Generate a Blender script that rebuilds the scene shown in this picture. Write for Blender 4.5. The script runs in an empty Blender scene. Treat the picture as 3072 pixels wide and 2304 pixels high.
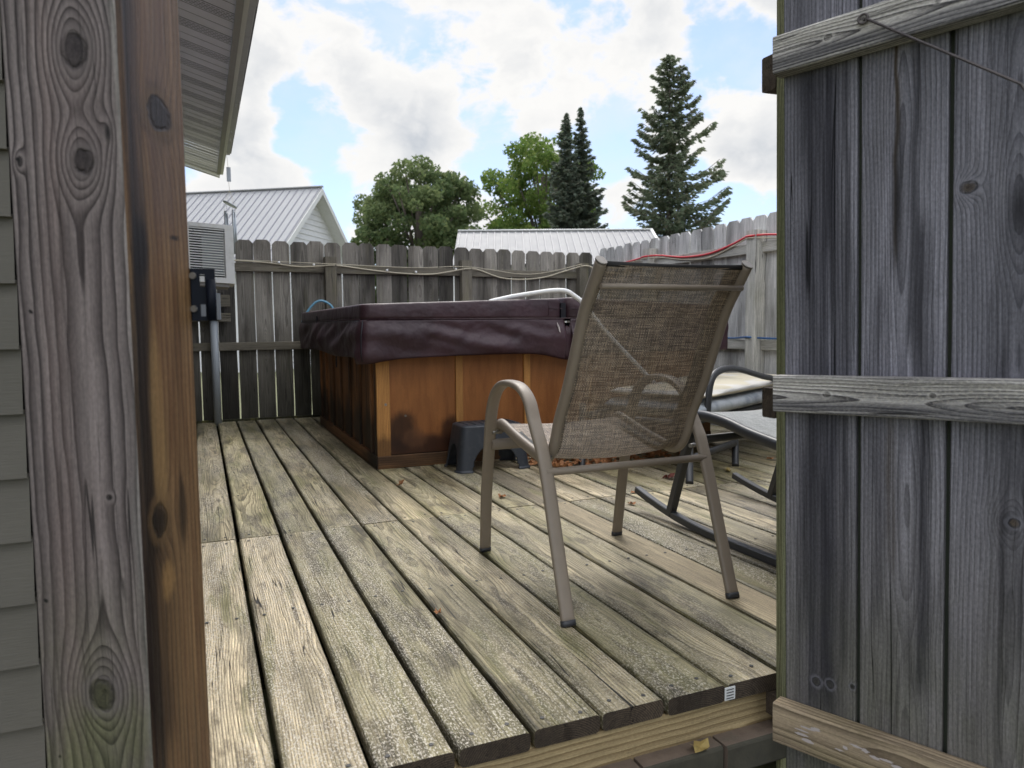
import bpy, math, random
import numpy as np
from mathutils import Vector, Matrix, noise as mnoise
R = math.radians
scene = bpy.context.scene
col = scene.collection

# ------------------------------------------------------------------ camera
CAM_H = 0.7386
YAW, PITCH, ROLL, FPX = 0.40114, 0.08013, -0.00859, 2199.2
def cam_basis():
    cy, sy, cp, sp = math.cos(YAW), math.sin(YAW), math.cos(PITCH), math.sin(PITCH)
    F = Vector((sy*cp, cy*cp, -sp)); R0 = Vector((cy, -sy, 0)); U0 = R0.cross(F)
    Rr = R0*math.cos(ROLL) + U0*math.sin(ROLL); U = -R0*math.sin(ROLL) + U0*math.cos(ROLL)
    return Rr, U, F
CR, CU, CF = cam_basis()
cd = bpy.data.cameras.new('camera'); cam = bpy.data.objects.new('camera', cd); col.objects.link(cam)
cd.sensor_width = 36; cd.lens = FPX/3072*36; cd.clip_start = 0.02; cd.clip_end = 2000
m = Matrix((CR, CU, -CF)).transposed().to_4x4(); m.translation = Vector((0, 0, CAM_H))
cam.matrix_world = m
cd.dof.use_dof = True; cd.dof.focus_distance = 2.3; cd.dof.aperture_fstop = 6.7
scene.camera = cam

# ------------------------------------------------------------------ light
SUN_AZ, SUN_EL = R(22), R(52)          # azimuth from +Y towards +X
scene.view_settings.view_transform = 'Standard'; scene.view_settings.look = 'None'
scene.view_settings.exposure = 0.72; scene.view_settings.gamma = 1
scene.cycles.use_denoising = True
scene.cycles.max_bounces = 8; scene.cycles.transparent_max_bounces = 24
sd = bpy.data.lights.new('sun', 'SUN'); sd.energy = 1.5; sd.angle = R(24); sd.color = (1, .95, .87)
so = bpy.data.objects.new('sun', sd); col.objects.link(so)
sdir = Vector((math.sin(SUN_AZ)*math.cos(SUN_EL), math.cos(SUN_AZ)*math.cos(SUN_EL), math.sin(SUN_EL)))
so.rotation_euler = sdir.to_track_quat('Z', 'Y').to_euler()

# ------------------------------------------------------------------ node helpers
class S:
    """socket wrapper: arithmetic builds Math nodes"""
    def __init__(s, g, sock): s.g = g; s.s = sock
    def _m(s, op, *o, clamp=False):
        n = s.g.t.nodes.new('ShaderNodeMath'); n.operation = op; n.use_clamp = clamp
        for i, v in enumerate((s,)+o):
            if isinstance(v, S): s.g.t.links.new(v.s, n.inputs[i])
            else: n.inputs[i].default_value = v
        return S(s.g, n.outputs[0])
    def __add__(s, o): return s._m('ADD', o)
    __radd__ = __add__
    def __sub__(s, o): return s._m('SUBTRACT', o)
    def __rsub__(s, o): return s.g.val(o)._m('SUBTRACT', s)
    def __mul__(s, o): return s._m('MULTIPLY', o)
    __rmul__ = __mul__
    def __truediv__(s, o): return s._m('DIVIDE', o)
    def __neg__(s): return s._m('MULTIPLY', -1.0)
    def pow(s, o): return s._m('POWER', o)
    def abs(s): return s._m('ABSOLUTE')
    def sin(s): return s._m('SINE')
    def exp(s): return s._m('EXPONENT')
    def sqrt(s): return s._m('SQRT')
    def fract(s): return s._m('FRACT')
    def floor(s): return s._m('FLOOR')
    def max(s, o): return s._m('MAXIMUM', o)
    def min(s, o): return s._m('MINIMUM', o)
    def gt(s, o): return s._m('GREATER_THAN', o)
    def clamp(s): return s._m('ADD', 0.0, clamp=True)
    def ss(s, a, b):            # smoothstep a..b -> 0..1
        n = s.g.t.nodes.new('ShaderNodeMapRange'); n.interpolation_type = 'SMOOTHSTEP'
        s.g.t.links.new(s.s, n.inputs[0]); n.inputs[1].default_value = a; n.inputs[2].default_value = b
        return S(s.g, n.outputs[0])
class G:
    def __init__(g, tree): g.t = tree
    def new(g, kind, **kw):
        n = g.t.nodes.new(kind)
        for k, v in kw.items(): setattr(n, k, v)
        return n
    def val(g, v):
        n = g.new('ShaderNodeValue'); n.outputs[0].default_value = v; return S(g, n.outputs[0])
    def link(g, a, b): g.t.links.new(a.s if isinstance(a, S) else a, b)
    def setin(g, inp, v):
        if isinstance(v, S): g.link(v, inp)
        elif isinstance(v, tuple) and len(v) == 3 and inp.type == 'RGBA': inp.default_value = (*v, 1)
        else: inp.default_value = v
    def xyz(g, x, y, z):
        n = g.new('ShaderNodeCombineXYZ')
        for i, v in enumerate((x, y, z)): g.setin(n.inputs[i], v)
        return S(g, n.outputs[0])
    def split(g, v):
        n = g.new('ShaderNodeSeparateXYZ'); g.link(v, n.inputs[0]); return [S(g, o) for o in n.outputs]
    def attr(g, name, vec=True):
        n = g.new('ShaderNodeAttribute', attribute_name=name); return S(g, n.outputs['Vector'])
    def obj(g):
        return S(g, g.new('ShaderNodeTexCoord').outputs['Object'])
    def noise(g, vec, scale=1.0, detail=2.0, rough=.5, dist=0.0):
        n = g.new('ShaderNodeTexNoise'); g.link(vec, n.inputs['Vector'])
        n.inputs['Scale'].default_value = scale; n.inputs['Detail'].default_value = detail
        n.inputs['Roughness'].default_value = rough; n.inputs['Distortion'].default_value = dist
        return S(g, n.outputs['Fac'])
    def voro(g, vec, scale=1.0, feature='F1', rnd=1.0):
        n = g.new('ShaderNodeTexVoronoi', feature=feature); g.link(vec, n.inputs['Vector'])
        n.inputs['Scale'].default_value = scale; n.inputs['Randomness'].default_value = rnd
        return S(g, n.outputs['Distance']), (S(g, n.outputs['Color']) if feature == 'F1' else None)
    def mix(g, f, a, b, blend='MIX'):
        n = g.new('ShaderNodeMix', data_type='RGBA', blend_type=blend)
        g.setin(n.inputs[0], f); g.setin(n.inputs[6], a); g.setin(n.inputs[7], b)
        return S(g, n.outputs[2])
    def bump(g, h, strength=.5, dist=.002, prev=None):
        n = g.new('ShaderNodeBump'); g.link(h, n.inputs['Height'])
        n.inputs['Strength'].default_value = strength; n.inputs['Distance'].default_value = dist
        if prev is not None: g.link(prev, n.inputs['Normal'])
        return S(g, n.outputs[0])
def newmat(name):
    mt = bpy.data.materials.new(name); mt.use_nodes = True
    g = G(mt.node_tree); b = mt.node_tree.nodes['Principled BSDF']
    return mt, g, b
def lin(r, gg=None, b=None):
    if gg is None: r, gg, b = r
    f = lambda c: ((c/255+.055)/1.055)**2.4 if c/255 > .04045 else c/255/12.92
    return (f(r), f(gg), f(b))
def sc(c, k): return tuple(x*k for x in c)

# ------------------------------------------------------------------ world: sky with cumulus
w = bpy.data.worlds.new("World"); scene.world = w; w.use_nodes = True
g = G(w.node_tree); bg = w.node_tree.nodes['Background']; bg.inputs['Strength'].default_value = .1
sky = g.new('ShaderNodeTexSky', sky_type='NISHITA'); sky.sun_disc = False
sky.sun_elevation = SUN_EL; sky.sun_rotation = SUN_AZ
sky.air_density = 1.0; sky.dust_density = .6; sky.ozone_density = 1.2
dirv = S(g, g.new('ShaderNodeTexCoord').outputs['Generated'])
dx, dy, dz = g.split(dirv)
def pixdir(x, y):               # direction of a place in the sky
    k = 3072/2212
    v = CF + CR*((x*k-1536)/FPX) - CU*((y*k-1152)/FPX); return v.normalized()
blobs = [  # x, y, radius, weight
 (980,110,230,.20),(740,140,130,.22),(560,340,110,.30),(480,330,90,.2),(860,280,140,.26),(960,330,120,.2),(1180,140,200,.2),(1350,60,150,.16),
 (560,150,60,.2),(1620,290,80,.30),(1640,390,70,.26),(1540,160,45,.22),(1060,450,60,.2),(1330,430,35,.15),(1130,250,130,.06),(780,480,60,.12),(1500,40,80,.1),
 (650,50,75,-.42),(610,210,42,-.30),(640,300,55,-.36),(690,380,60,-.34),(665,440,60,-.2),(1340,330,60,-.36),(1260,270,40,-.15),(1560,110,45,-.26),(1640,120,60,-.36),
 (1590,440,60,-.5),(1540,470,60,-.4),(1330,200,70,-.12),(1080,290,60,-.12),(840,20,50,-.15),(740,470,45,-.3),(1050,400,50,-.25),(1330,380,30,-.1),(1500,110,50,-.15)]
bias = None
for x, y, r, wt in blobs:
    d = pixdir(x, y); k = 2.0/((r/1583.0)**2)
    n = g.new('ShaderNodeVectorMath', operation='DOT_PRODUCT'); g.link(dirv, n.inputs[0]); n.inputs[1].default_value = d
    dot = S(g, n.outputs['Value'])
    e = ((dot-1.0)*k).exp()*wt
    bias = e if bias is None else bias+e
warp = g.noise(g.xyz(dx*6, dy*6, dz*9), 1, 3, .5)
def dens(ox, oy, oz, det=10):
    return g.noise(g.xyz(dx*5.6+ox+warp*.5, dy*5.6+oy, dz*8.5+oz+warp*.5), 1, det, .58)
d0 = dens(3.1, 1.7, 0.4); d1 = dens(3.1-.05, 1.7-.10, .4+.22, 5)
den = (d0-.5)*2.6+bias*.85+.10
mask = den.ss(.06, .26)
thick = den.ss(.18, .75)
lit = ((d0-d1)*4.5+.5).clamp()
big = g.noise(g.xyz(dx*4, dy*4, dz*9), 1, 3, .5)
# grey bellies where the cloud is thick, white rims
ccol = g.mix((thick*.95*(1.0-lit*.75)+(big-.5)*.4).clamp(), (5.95, 5.9, 5.8), (3.0, 3.3, 3.75))
skyc = g.mix(1.0, S(g, sky.outputs[0]), (.86, .93, 1.12), 'MULTIPLY')
thin = g.noise(g.xyz(dx*9+5, dy*9, dz*14), 1, 6, .6).ss(.3, .8)*.5+.22
skyh = g.mix(thin, skyc, (5.0, 5.5, 6.3))
front = dz.ss(.47, .88)*3.0+(-dy).ss(-.2, .7)*1.5+1.0  # unseen clouds overhead and behind the camera brightened to light the deck
fin = g.mix(mask, skyh, g.mix(1.0, ccol, g.xyz(front, front, front), 'MULTIPLY'))
g.link(fin, bg.inputs['Color'])

# ------------------------------------------------------------------ materials
def wood(name, early, late, freq=230.0, contrast=1.0, pith=None, pithw=None, wob=.02, knots=(), rknots=.35,
         stain=None, stain_amt=.5, stain_scale=(7, 1.3), algae=0.0, speckle=0.0, tintvar=.35, huevar=0.0, rough=.8, bump=.6,
         bands=(), fibre=.35, cracks=.5, hue2=(.30, .22, .15), spots=(), spec=.3, blotch=0.0, warpf=.5, edge=0.0, green=None, mid=.30, low=None, punch=.45, hard=(), grit=.25):
    mt, g, b = newmat(name)
    pc = g.attr('pc'); rn = g.attr('rnd'); a, t, c = g.split(pc); r1, r2, r3 = g.split(rn)
    # slow wander of the pith line along the plank
    cz = c+r1*37.0
    w1 = g.noise(g.xyz(cz*1.1, r2*19.0, 0.0), 1, 2, .5)-.5
    w2 = g.noise(g.xyz(cz*1.7+9.0, r2*11.0, 3.0), 1, 2, .5)-.5
    w3 = g.noise(g.xyz(a*14, t*14, cz*5.0), 1, 2, .5)-.5
    if pith is None:
        pa = a-.07-(r1-.5)*.16+w1*wob*2
        pt = t+.008+r2*.07+w2*wob*2
    else:
        pa = a-pith+w1*wob; pt = t+(pithw if pithw else .02)+w2*wob*2
    r = (pa*pa+pt*pt).sqrt()
    ph = r*freq+w3*warpf*2.2
    kd = None
    def addk(dsq, A):
        nonlocal ph, kd
        e = (-(dsq)).exp(); ph = ph-e*A
        core = (-(dsq*5.0)).exp()
        kd = core if kd is None else kd.max(core)
    for (ka, kc, sa, scc, A) in knots:
        u = (a-ka)*(1/sa); v = (c-kc)*(1/scc)
        addk(u*u+v*v, A)
    if rknots > 0:
        cv = g.xyz(a*5.2+r1*31.0, cz*2.1, r2*23.0)
        d, cc = g.voro(cv, 1.0)
        q = g.split(cc)[0].gt(1-rknots)
        dd = d*d*(26.0)
        e = (-dd).exp()*q; ph = ph-e*5.5; core = (-(dd*7.0)).exp()*q
        kd = core if kd is None else kd.max(core)
    f = ph.fract()
    ring = (f.pow(2.2)*(1-f.ss(.93, 1.0)))                     # slow early to sharp late wood
    fine = g.noise(g.xyz(a*420+r1*99, t*420, cz*9), 1, 3, .6)
    fine2 = g.noise(g.xyz(a*1100+r1*99, t*1100, cz*60), 1, 2, .6)
    slow = g.noise(g.xyz(a*stain_scale[0]+r2*77, t*3, cz*stain_scale[1]), 1, 4, .55)
    slow2 = g.noise(g.xyz(a*22+r3*77, t*6, cz*3.4), 1, 4, .6)
    base = g.mix((ring*contrast).clamp(), early, late)
    k = ((fine-.5)*fibre*2.0+(fine2-.5)*fibre*.8+1.0)*((slow2-.5)*.5+1.0)*((r3-.5)*tintvar+1.0)
    base = g.mix(1.0, base, g.xyz(k, k, k), 'MULTIPLY')
    if mid:                                                     # raised fibres and fine checks
        mf = g.noise(g.xyz(a*95+r1*63+w3*2.0, t*95, cz*2.6), 1, 5, .68); mk = (mf-.5)*mid*2.6+1.0
        ch_ = g.noise(g.xyz(a*150+r2*63+w3*3.0, t*120, cz*2.0), 1, 3, .6).ss(.60, .70)
        base = g.mix(1.0, base, g.xyz(mk, mk, mk), 'MULTIPLY'); base = g.mix((ch_*mid*1.1).clamp(), base, sc(late, .35))
    if stain: base = g.mix((slow.ss(.42, .72)*stain_amt).clamp(), base, g.mix(1.0, stain, g.xyz(k, k, k), 'MULTIPLY'))
    if huevar: base = g.mix((r2*huevar*slow2*1.6).clamp(), base, hue2)
    if blotch:
        bl = g.noise(g.xyz(a*30+r2*9, t*9, cz*8), 1, 5, .65).ss(.52, .68)
        base = g.mix(bl*blotch, base, g.mix(1.0, base, (.5, .47, .42), 'MULTIPLY'))
    if algae:
        al = g.noise(g.xyz(a*16+r1*55, t*5, cz*2.6), 1, 5, .6).ss(.52, .68)*algae
        base = g.mix(al.clamp(), base, g.mix(ring, (.20, .19, .060), (.09, .085, .025)))
    hgt = ring*(-.8*contrast)+fine*.9+fine2*.3
    if mid: hgt = hgt+mf*1.6-ch_*1.2
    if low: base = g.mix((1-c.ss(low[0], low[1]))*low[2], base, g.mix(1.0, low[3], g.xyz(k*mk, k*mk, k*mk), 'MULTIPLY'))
    if edge:                                                    # dirt and moss held along the arrises
        ed = a.min(edge-a); em = (1-ed.ss(.001, .016))*g.noise(g.xyz(a*9+r2*40, r1*7, cz*6), 1, 4, .6).ss(.30, .62)
        base = g.mix((em*.8).clamp(), base, g.mix(1.0, (.085, .078, .035), g.xyz(k, k, k), 'MULTIPLY'))
        dk = g.noise(g.xyz(a*13+r3*61, r2*9, cz*3.1), 1, 5, .62).ss(.50, .64)
        base = g.mix((dk*(r2*.9+.15)).clamp(), base, g.mix(1.0, base, (.40, .36, .28), 'MULTIPLY'))
    if speckle:
        sp = g.noise(g.xyz(a*260, t*200, cz*150), 1, 3, .7)
        area = g.noise(g.xyz(a*9+r3*33, t*4, cz*1.5), 1, 3, .5)
        m = (sp.ss(.50, .60)*area.ss(.36, .60)*(r1*.8+.35)).clamp()*speckle
        base = g.mix(m.clamp(), base, (.52, .48, .41)); hgt = hgt+m*.4
    if cracks:
        ck = (g.noise(g.xyz(a*34+r2*71, t*30, cz*.55), 1, 2, .4)-.5).abs()
        ckm = (1-ck.ss(.0015, .006))*g.noise(g.xyz(a*5, r1*40, cz*2.2), 1, 1, .5).ss(.52, .6)
        base = g.mix((ckm*cracks*1.6).clamp(), base, sc(late, .22)); hgt = hgt-ckm*2.0
    for bi, (ba, bc0, bc1, bw, bcol, bs) in enumerate(bands):                  # coloured streak along the plank
        bn = g.noise(g.xyz(a*60+bi*7.3, 0.0, c*1.6+bi*3.1), 1, 5, .62)
        u = ((a-ba+w3*.025+(bn-.5)*bw*1.6)*(1/bw)); mm = (-(u*u)).exp()*(bn.ss(.28, .58)*.75+.25)
        if bc0 is not None: mm = mm*c.ss(bc0-.04, bc0+.04)*(1-c.ss(bc1-.04, bc1+.04))
        base = g.mix((mm*bs).clamp(), base, g.mix(1.0, bcol, g.xyz(k, k, k), 'MULTIPLY'))
    for (sa_, sc_, ra, rc, scol, ss_) in spots:                 # stain patch
        u = (a-sa_+w3*.01)*(1/ra); v = (c-sc_+(slow2-.5)*.03)*(1/rc)
        nz_ = g.noise(g.xyz(a*(.5/ra)+sc_*9, t*8, c*(.35/rc)+sa_*9), 1, 5, .62)
        dd_ = (u*u+v*v).sqrt()+(nz_-.5)*1.5
        base = g.mix(((1-dd_.ss(.45, 1.15))*ss_).clamp(), base, g.mix(1.0, scol, g.xyz(k, k, k), 'MULTIPLY'))
    if kd is not None:
        base = g.mix((kd*.85).clamp(), base, sc(late, .4)); hgt = hgt-kd*.5
    if green:
        gm = (1-c.ss(green[0], green[1]))*g.noise(g.xyz(a*9, t*9, cz*5), 1, 4, .6).ss(.3, .65)
        base = g.mix((gm*green[2]).clamp(), base, g.mix(ring, (.115, .125, .045), (.05, .06, .02)))
    if grit:
        gt_ = (g.noise(g.xyz(a*330+r1*17, t*300, cz*140), 1, 3, .65)-.5)*grit*2.4+1.0
        base = g.mix(1.0, base, g.xyz(gt_, gt_, gt_), 'MULTIPLY'); hgt = hgt+gt_*.5
    if punch:                                                    # widen the tonal range of the weathering
        sr = g.new('ShaderNodeRGBToBW'); g.link(base, sr.inputs[0]); L_ = S(g, sr.outputs[0])
        v0 = (early[0]*.3+early[1]*.6+early[2]*.1)*.80
        pk = (L_*(1/v0)).max(.02).pow(punch).min(1.7).max(.28); base = g.mix(1.0, base, g.xyz(pk, pk, pk), 'MULTIPLY')
    for (ha, hc, ra, rc, hcol) in hard:                          # tight dark knots with a bark rim
        hn = g.noise(g.xyz(a*(.8/ra)+hc*9, 0.0, c*(.8/rc)), 1, 3, .6)
        u = (a-ha)*(1/ra); v = (c-hc)*(1/rc); dd_ = (u*u+v*v).sqrt()+(hn-.5)*1.0
        rim = dd_.ss(.70, .95)*(1-dd_.ss(.95, 1.15))*hn.ss(.35, .60); halo = dd_.ss(1.0, 1.2)*(1-dd_.ss(1.2, 2.0))
        hr = ((dd_*7.0).fract()-.5).abs()*.8+.6; kk_ = hr*((hn-.5)*2.0+1.0)
        base = g.mix(halo*.35, base, sc(early, 1.15)); star = (g.noise(g.xyz(u*1.3+ha*50, v*1.3, 4.0), 1, 4, .75)-.5).abs().ss(.01, .05); kk_ = kk_*(star*.5+.5)
        base = g.mix((1-dd_.ss(.45, 1.10))*.60, base, g.mix(1.0, hcol, g.xyz(kk_, kk_, kk_), 'MULTIPLY'))
        base = g.mix(rim*.6, base, sc(late, .3)); hgt = hgt-rim*1.2
    g.link(base, b.inputs['Base Color']); b.inputs['Roughness'].default_value = rough
    b.inputs['Specular IOR Level'].default_value = spec
    g.link(g.bump(hgt, bump, .0016), b.inputs['Normal'])
    return mt
def plain(name, c, rough=.5, metal=0.0, var=.15, scale=12, bump=0.0, bscale=300, spec=.5, dirt=None):
    mt, g, b = newmat(name); o = g.obj()
    n = g.noise(o, scale, 5, .6); k = (n-.5)*(2*var)+1.0
    base = g.mix(1.0, c, g.xyz(k, k, k), 'MULTIPLY')
    if dirt: base = g.mix(g.noise(o, dirt[1], 6, .65).ss(.48, .72)*dirt[2], base, dirt[0])
    g.link(base, b.inputs['Base Color']); b.inputs['Metallic'].default_value = metal
    g.link(g.noise(o, scale*2, 4, .6)*.25+(rough-.12), b.inputs['Roughness']); b.inputs['Specular IOR Level'].default_value = spec
    if bump: g.link(g.bump(g.noise(o, bscale, 3, .6), bump, .001), b.inputs['Normal'])
    return mt

M = {}
M['deck'] = wood('deck_wood', (.375, .312, .205), (.108, .080, .046), punch=.38, grit=.30, freq=200, contrast=1.0, rknots=.30, stain=(.105, .088, .052), stain_amt=.85,
                 stain_scale=(9, 1.5), algae=.7, speckle=.85, mid=.5, tintvar=.85, huevar=.55, hue2=(.27, .255, .10), rough=.5, bump=.75, cracks=.7, fibre=.75, blotch=.8, spec=.45, warpf=.8, edge=.1385)
M['deck_brown'] = wood('deck_wood_brown', (.33, .275, .175), (.16, .125, .075), freq=170, contrast=.8, rknots=.1, stain=(.20, .16, .10), stain_amt=.6, mid=.4,
                 algae=.2, speckle=.4, tintvar=.1, rough=.6, bump=.6, cracks=.4, fibre=.5, blotch=.4, edge=.1385)
M['pine'] = wood('new_pine', (.31, .24, .13), (.18, .12, .055), freq=75, pith=.02, pithw=.005, wob=.03, rknots=.1, stain=(.22, .17, .09), mid=.12, stain_amt=.5,
                 speckle=0, tintvar=.1, rough=.7, bump=.3, cracks=.3, algae=.1)
M['fence'] = wood('fence_wood', (.195, .180, .158), (.085, .078, .066), low=(.0, .85, .7, (.062, .060, .048)), freq=150, contrast=.7, rknots=.35, stain=(.06, .053, .045), stain_amt=.8, mid=.4, tintvar=.85,  # lower pickets: damp and the tub's shade, both put into the colour
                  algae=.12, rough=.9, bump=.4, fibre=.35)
M['fence_sun_tone'] = wood('fence_wood_sun_tone', (.52, .515, .50), (.33, .32, .30), freq=150, contrast=.6, rknots=.3, stain=(.15, .145, .135), stain_amt=.6, tintvar=.35,
                       algae=.05, rough=.9, bump=.4, fibre=.35)  # right fence pickets: sunlight painted in as a paler wood colour
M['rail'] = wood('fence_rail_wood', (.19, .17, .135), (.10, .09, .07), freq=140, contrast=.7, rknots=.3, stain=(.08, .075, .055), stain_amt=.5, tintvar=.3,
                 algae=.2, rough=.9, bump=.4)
M['rail_sun_tone'] = wood('fence_rail_wood_sun_tone', (.46, .45, .41), (.28, .27, .24), freq=140, contrast=.6, rknots=.3, stain=(.22, .21, .17), stain_amt=.5, tintvar=.2,
                      algae=.2, rough=.9, bump=.4)  # right fence rails and posts paled too, sun put into the colour
M['post_front'] = wood('post_front_wood', (.150, .128, .124), (.040, .030, .031), freq=78, contrast=1.1, pith=.083, pithw=.012, wob=.02, rknots=0,
    knots=[(.088, 1.053, .030, .050, 5.0), (.090, .930, .026, .038, 4.6), (.077, .298, .034, .048, 5.0), (.1, .54, .006, .006, 1.0), (.014, .93, .006, .012, 2.0), (.12, .96, .008, .02, 1.5)],
    stain=(.12, .09, .085), stain_amt=.6, mid=.36, tintvar=0, rough=.72, bump=.8, fibre=.22, cracks=.4, green=(.15, .5, .75),
    bands=[(.045, None, 0, .02, (.16, .105, .09), .18), (.135, None, 0, .006, (.22, .22, .2), .4)], warpf=.8, low=(-.1, .9, .6, (.105, .082, .074)), punch=.8, hard=[(.086, 1.050, .015, .019, (.075, .060, .062)), (.090, .928, .012, .014, (.07, .055, .055)), (.077, .298, .015, .018, (.085, .082, .045))],  # shade towards the post's foot is mixed into the wood colour
    spots=[(.013, .93, .003, .003, (.01, .01, .01), 1), (.017, .757, .003, .003, (.01, .01, .01), 1), (.014, .411, .003, .003, (.01, .01, .01), 1), (.02, .22, .002, .002, (.01, .01, .01), 1)])
M['post_side'] = wood('post_side_wood', (.185, .108, .050), (.070, .034, .017), freq=95, contrast=.7, pith=.30, pithw=.02, wob=.03, rknots=0,
    knots=[(.075, 1.0, .05, .06, 2.2), (.035, .504, .03, .05, 2.5)], stain=(.12, .055, .026), stain_amt=.8, stain_scale=(30, 3), mid=.5, punch=.6, hard=[(.075, 1.0, .026, .020, (.05, .036, .032)), (.035, .504, .016, .020, (.02, .01, .009))], tintvar=0, rough=.5, bump=.5, fibre=.2, cracks=.3,
    bands=[(.008, .1, 1.5, .018, (.022, .015, .014), .95), (.02, .45, 1.5, .012, (.03, .018, .014), .8), (.08, .86, 1.3, .06, (.12, .075, .058), .6), (.018, .22, .55, .03, (.028, .011, .009), .85)],
    spots=[(.075, 1.0, .045, .032, (.045, .03, .025), .9), (.035, .5, .03, .035, (.012, .006, .005), .95), (.02, .83, .02, .04, (.02, .012, .01), .8),
           (.10, .853, .015, .004, (.02, .01, .008), .8), (.05, .42, .02, .03, (.30, .17, .06), .5), (.09, .5, .012, .06, (.03, .016, .01), .7), (.04, .6, .02, .14, (.24, .15, .06), .5)])
GE, GL = (.208, .206, .238), (.080, .079, .098)
def gatemat(n, **kw):
    d = dict(mid=.42, low=(-.1, .75, .7, (.150, .136, .122)), freq=150, contrast=.75, rknots=0, stain=(.075, .076, .09), stain_amt=.6, tintvar=.15, rough=.8, bump=.7, fibre=.3, cracks=.7, algae=.03, punch=.5, grit=.35,
             stain_scale=(12, .8), huevar=0.0, green=(-.1, .45, .35)); d.update(kw)
    return wood(n, GE, GL, **d)
M['gate1'] = gatemat('gate_board_dark', pith=.30, pithw=.02, bands=[(.05, .0, 1.2, .020, (.036, .036, .050), .75), (.085, .0, 1.2, .022, (.030, .030, .044), .8), (.115, .1, 1.2, .006, (.03, .03, .04), .6)], tintvar=.0,
    knots=[(.061, .06, .012, .014, 2), (.087, .065, .012, .014, 2), (.127, .072, .010, .012, 2)], hard=[(.061, .06, .008, .008, (.10, .095, .085)), (.087, .063, .007, .008, (.09, .085, .08)), (.127, .072, .004, .005, (.03, .028, .025))])
M['gate2'] = gatemat('gate_board_streaked', pith=.075, pithw=.02, wob=.03, knots=[(.06, .93, .02, .3, 3.0)],
    bands=[(.056, .84, 1.3, .0035, (.075, .052, .028), .9), (.050, .3, .57, .007, (.07, .05, .03), .55), (.10, .1, .9, .012, (.03, .029, .04), .75), (.03, .2, .8, .008, (.035, .033, .045), .5), (.085, .7, 1.2, .008, (.05, .05, .062), .6)])
M['gate3'] = gatemat('gate_board_knotty', pith=.09, pithw=.015, wob=.03, knots=[(.022, .942, .017, .020, 4.0), (.09, .90, .03, .10, 4.0), (.083, .415, .022, .028, 4.0)],
    hard=[(.022, .942, .013, .010, (.13, .10, .07)), (.09, .415, .008, .007, (.15, .11, .07))], bands=[(.11, .2, .9, .022, (.035, .032, .042), .6), (.075, .0, .7, .006, (.03, .028, .035), .5)])
M['gate4'] = gatemat('gate_board_plain', rknots=.2)
M['gate_edge'] = wood('gate_edge_wood', (.20, .20, .115), (.10, .105, .05), freq=240, rknots=.1, algae=.6, stain=(.10, .11, .05), bump=.4, cracks=.4)
M['gate_joint'] = plain('dark_green_joint', (.030, .036, .024), .9, var=.4)
M['gate_rail'] = wood('gate_rail_wood', (.52, .50, .475), (.085, .080, .086), freq=190, mid=.5, contrast=1.15, pith=.03, pithw=.01, wob=.035, rknots=.25,
    stain=(.14, .14, .15), stain_amt=.45, speckle=.6, tintvar=.2, bump=1.0, cracks=.8, fibre=.4, punch=.5, grit=.4, bands=[(.012, None, 0, .016, (.075, .075, .09), .75), (.056, None, 0, .012, (.52, .50, .46), .55)],
    hard=[(.036, .10, .005, .007, (.09, .08, .07)), (.040, .27, .004, .005, (.09, .08, .07))])
M['gate_rail_low'] = wood('gate_bottom_rail_wood', (.31, .245, .165), (.14, .105, .068), freq=110, pith=.05, pithw=.02, rknots=.2, stain=(.14, .10, .065), speckle=.0,
    blotch=.3, algae=.25, bump=.5, cracks=.5)
M['endgrain'] = wood('old_end_wood', (.075, .056, .040), (.026, .019, .013), freq=230, rknots=0, stain=(.03, .025, .02), bump=.8, cracks=.8, blotch=.6)
M['tub_panel'] = wood('tub_panel_wood', (.285, .112, .034), (.225, .082, .023), freq=24, contrast=.4, rknots=.25, stain=(.15, .045, .012), stain_amt=.5, tintvar=.1,
    rough=.42, bump=.06, cracks=0, fibre=.06, spec=.45, warpf=1.2, mid=.08)
M['tub_panel_stained'] = wood('tub_panel_stained', (.285, .112, .034), (.225, .082, .023), freq=24, contrast=.4, rknots=.1, stain=(.15, .045, .012), stain_amt=.5, tintvar=.1,
    rough=.42, bump=.06, cracks=0, fibre=.06, spec=.45, warpf=1.2, mid=.08,
    spots=[(.06, .11, .10, .12, (.035, .012, .006), .8), (.34, .10, .09, .10, (.035, .012, .006), .75), (.18, .03, .4, .08, (.05, .016, .008), .85), (.13, .08, .07, .06, (.15, .065, .03), .6)])
M['tub_side'] = wood('tub_side_wood', (.30, .140, .058), (.16, .064, .026), freq=60, contrast=.8, rknots=.2, stain=(.05, .025, .014), stain_amt=.8, tintvar=.5,
    rough=.6, bump=.25, cracks=.3, fibre=.3, bands=[], green=None, spots=[(.07, .05, .2, .22, (.035, .026, .018), .8)])
M['tub_batten'] = wood('tub_batten_wood', (.40, .20, .062), (.24, .10, .03), freq=130, contrast=.8, rknots=.1, stain=(.28, .12, .04), stain_amt=.4, mid=.15, tintvar=.3, rough=.5, bump=.15, cracks=.1,
    spots=[(.03, .03, .1, .09, (.12, .06, .025), .7)])
M['tub_base'] = wood('tub_base_wood', (.20, .10, .04), (.09, .042, .018), freq=90, rknots=.1, stain=(.07, .04, .022), stain_amt=.8, tintvar=.3, rough=.6, bump=.3)
M['brick'] = plain('brick_clay', (.050, .046, .032), .9, var=.5, scale=30, bump=.6, bscale=160, dirt=((.035, .032, .022), 14, .9))
M['brick_top'] = plain('brick_top_clay', (.125, .092, .068), .9, var=.5, scale=40, bump=.8, bscale=160, dirt=((.09, .075, .055), 20, .8))
M['dark_plank'] = wood('dark_plank_wood', (.06, .058, .035), (.025, .026, .014), freq=130, rknots=.2, stain=(.03, .034, .014), algae=.5, bump=.6)

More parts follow.
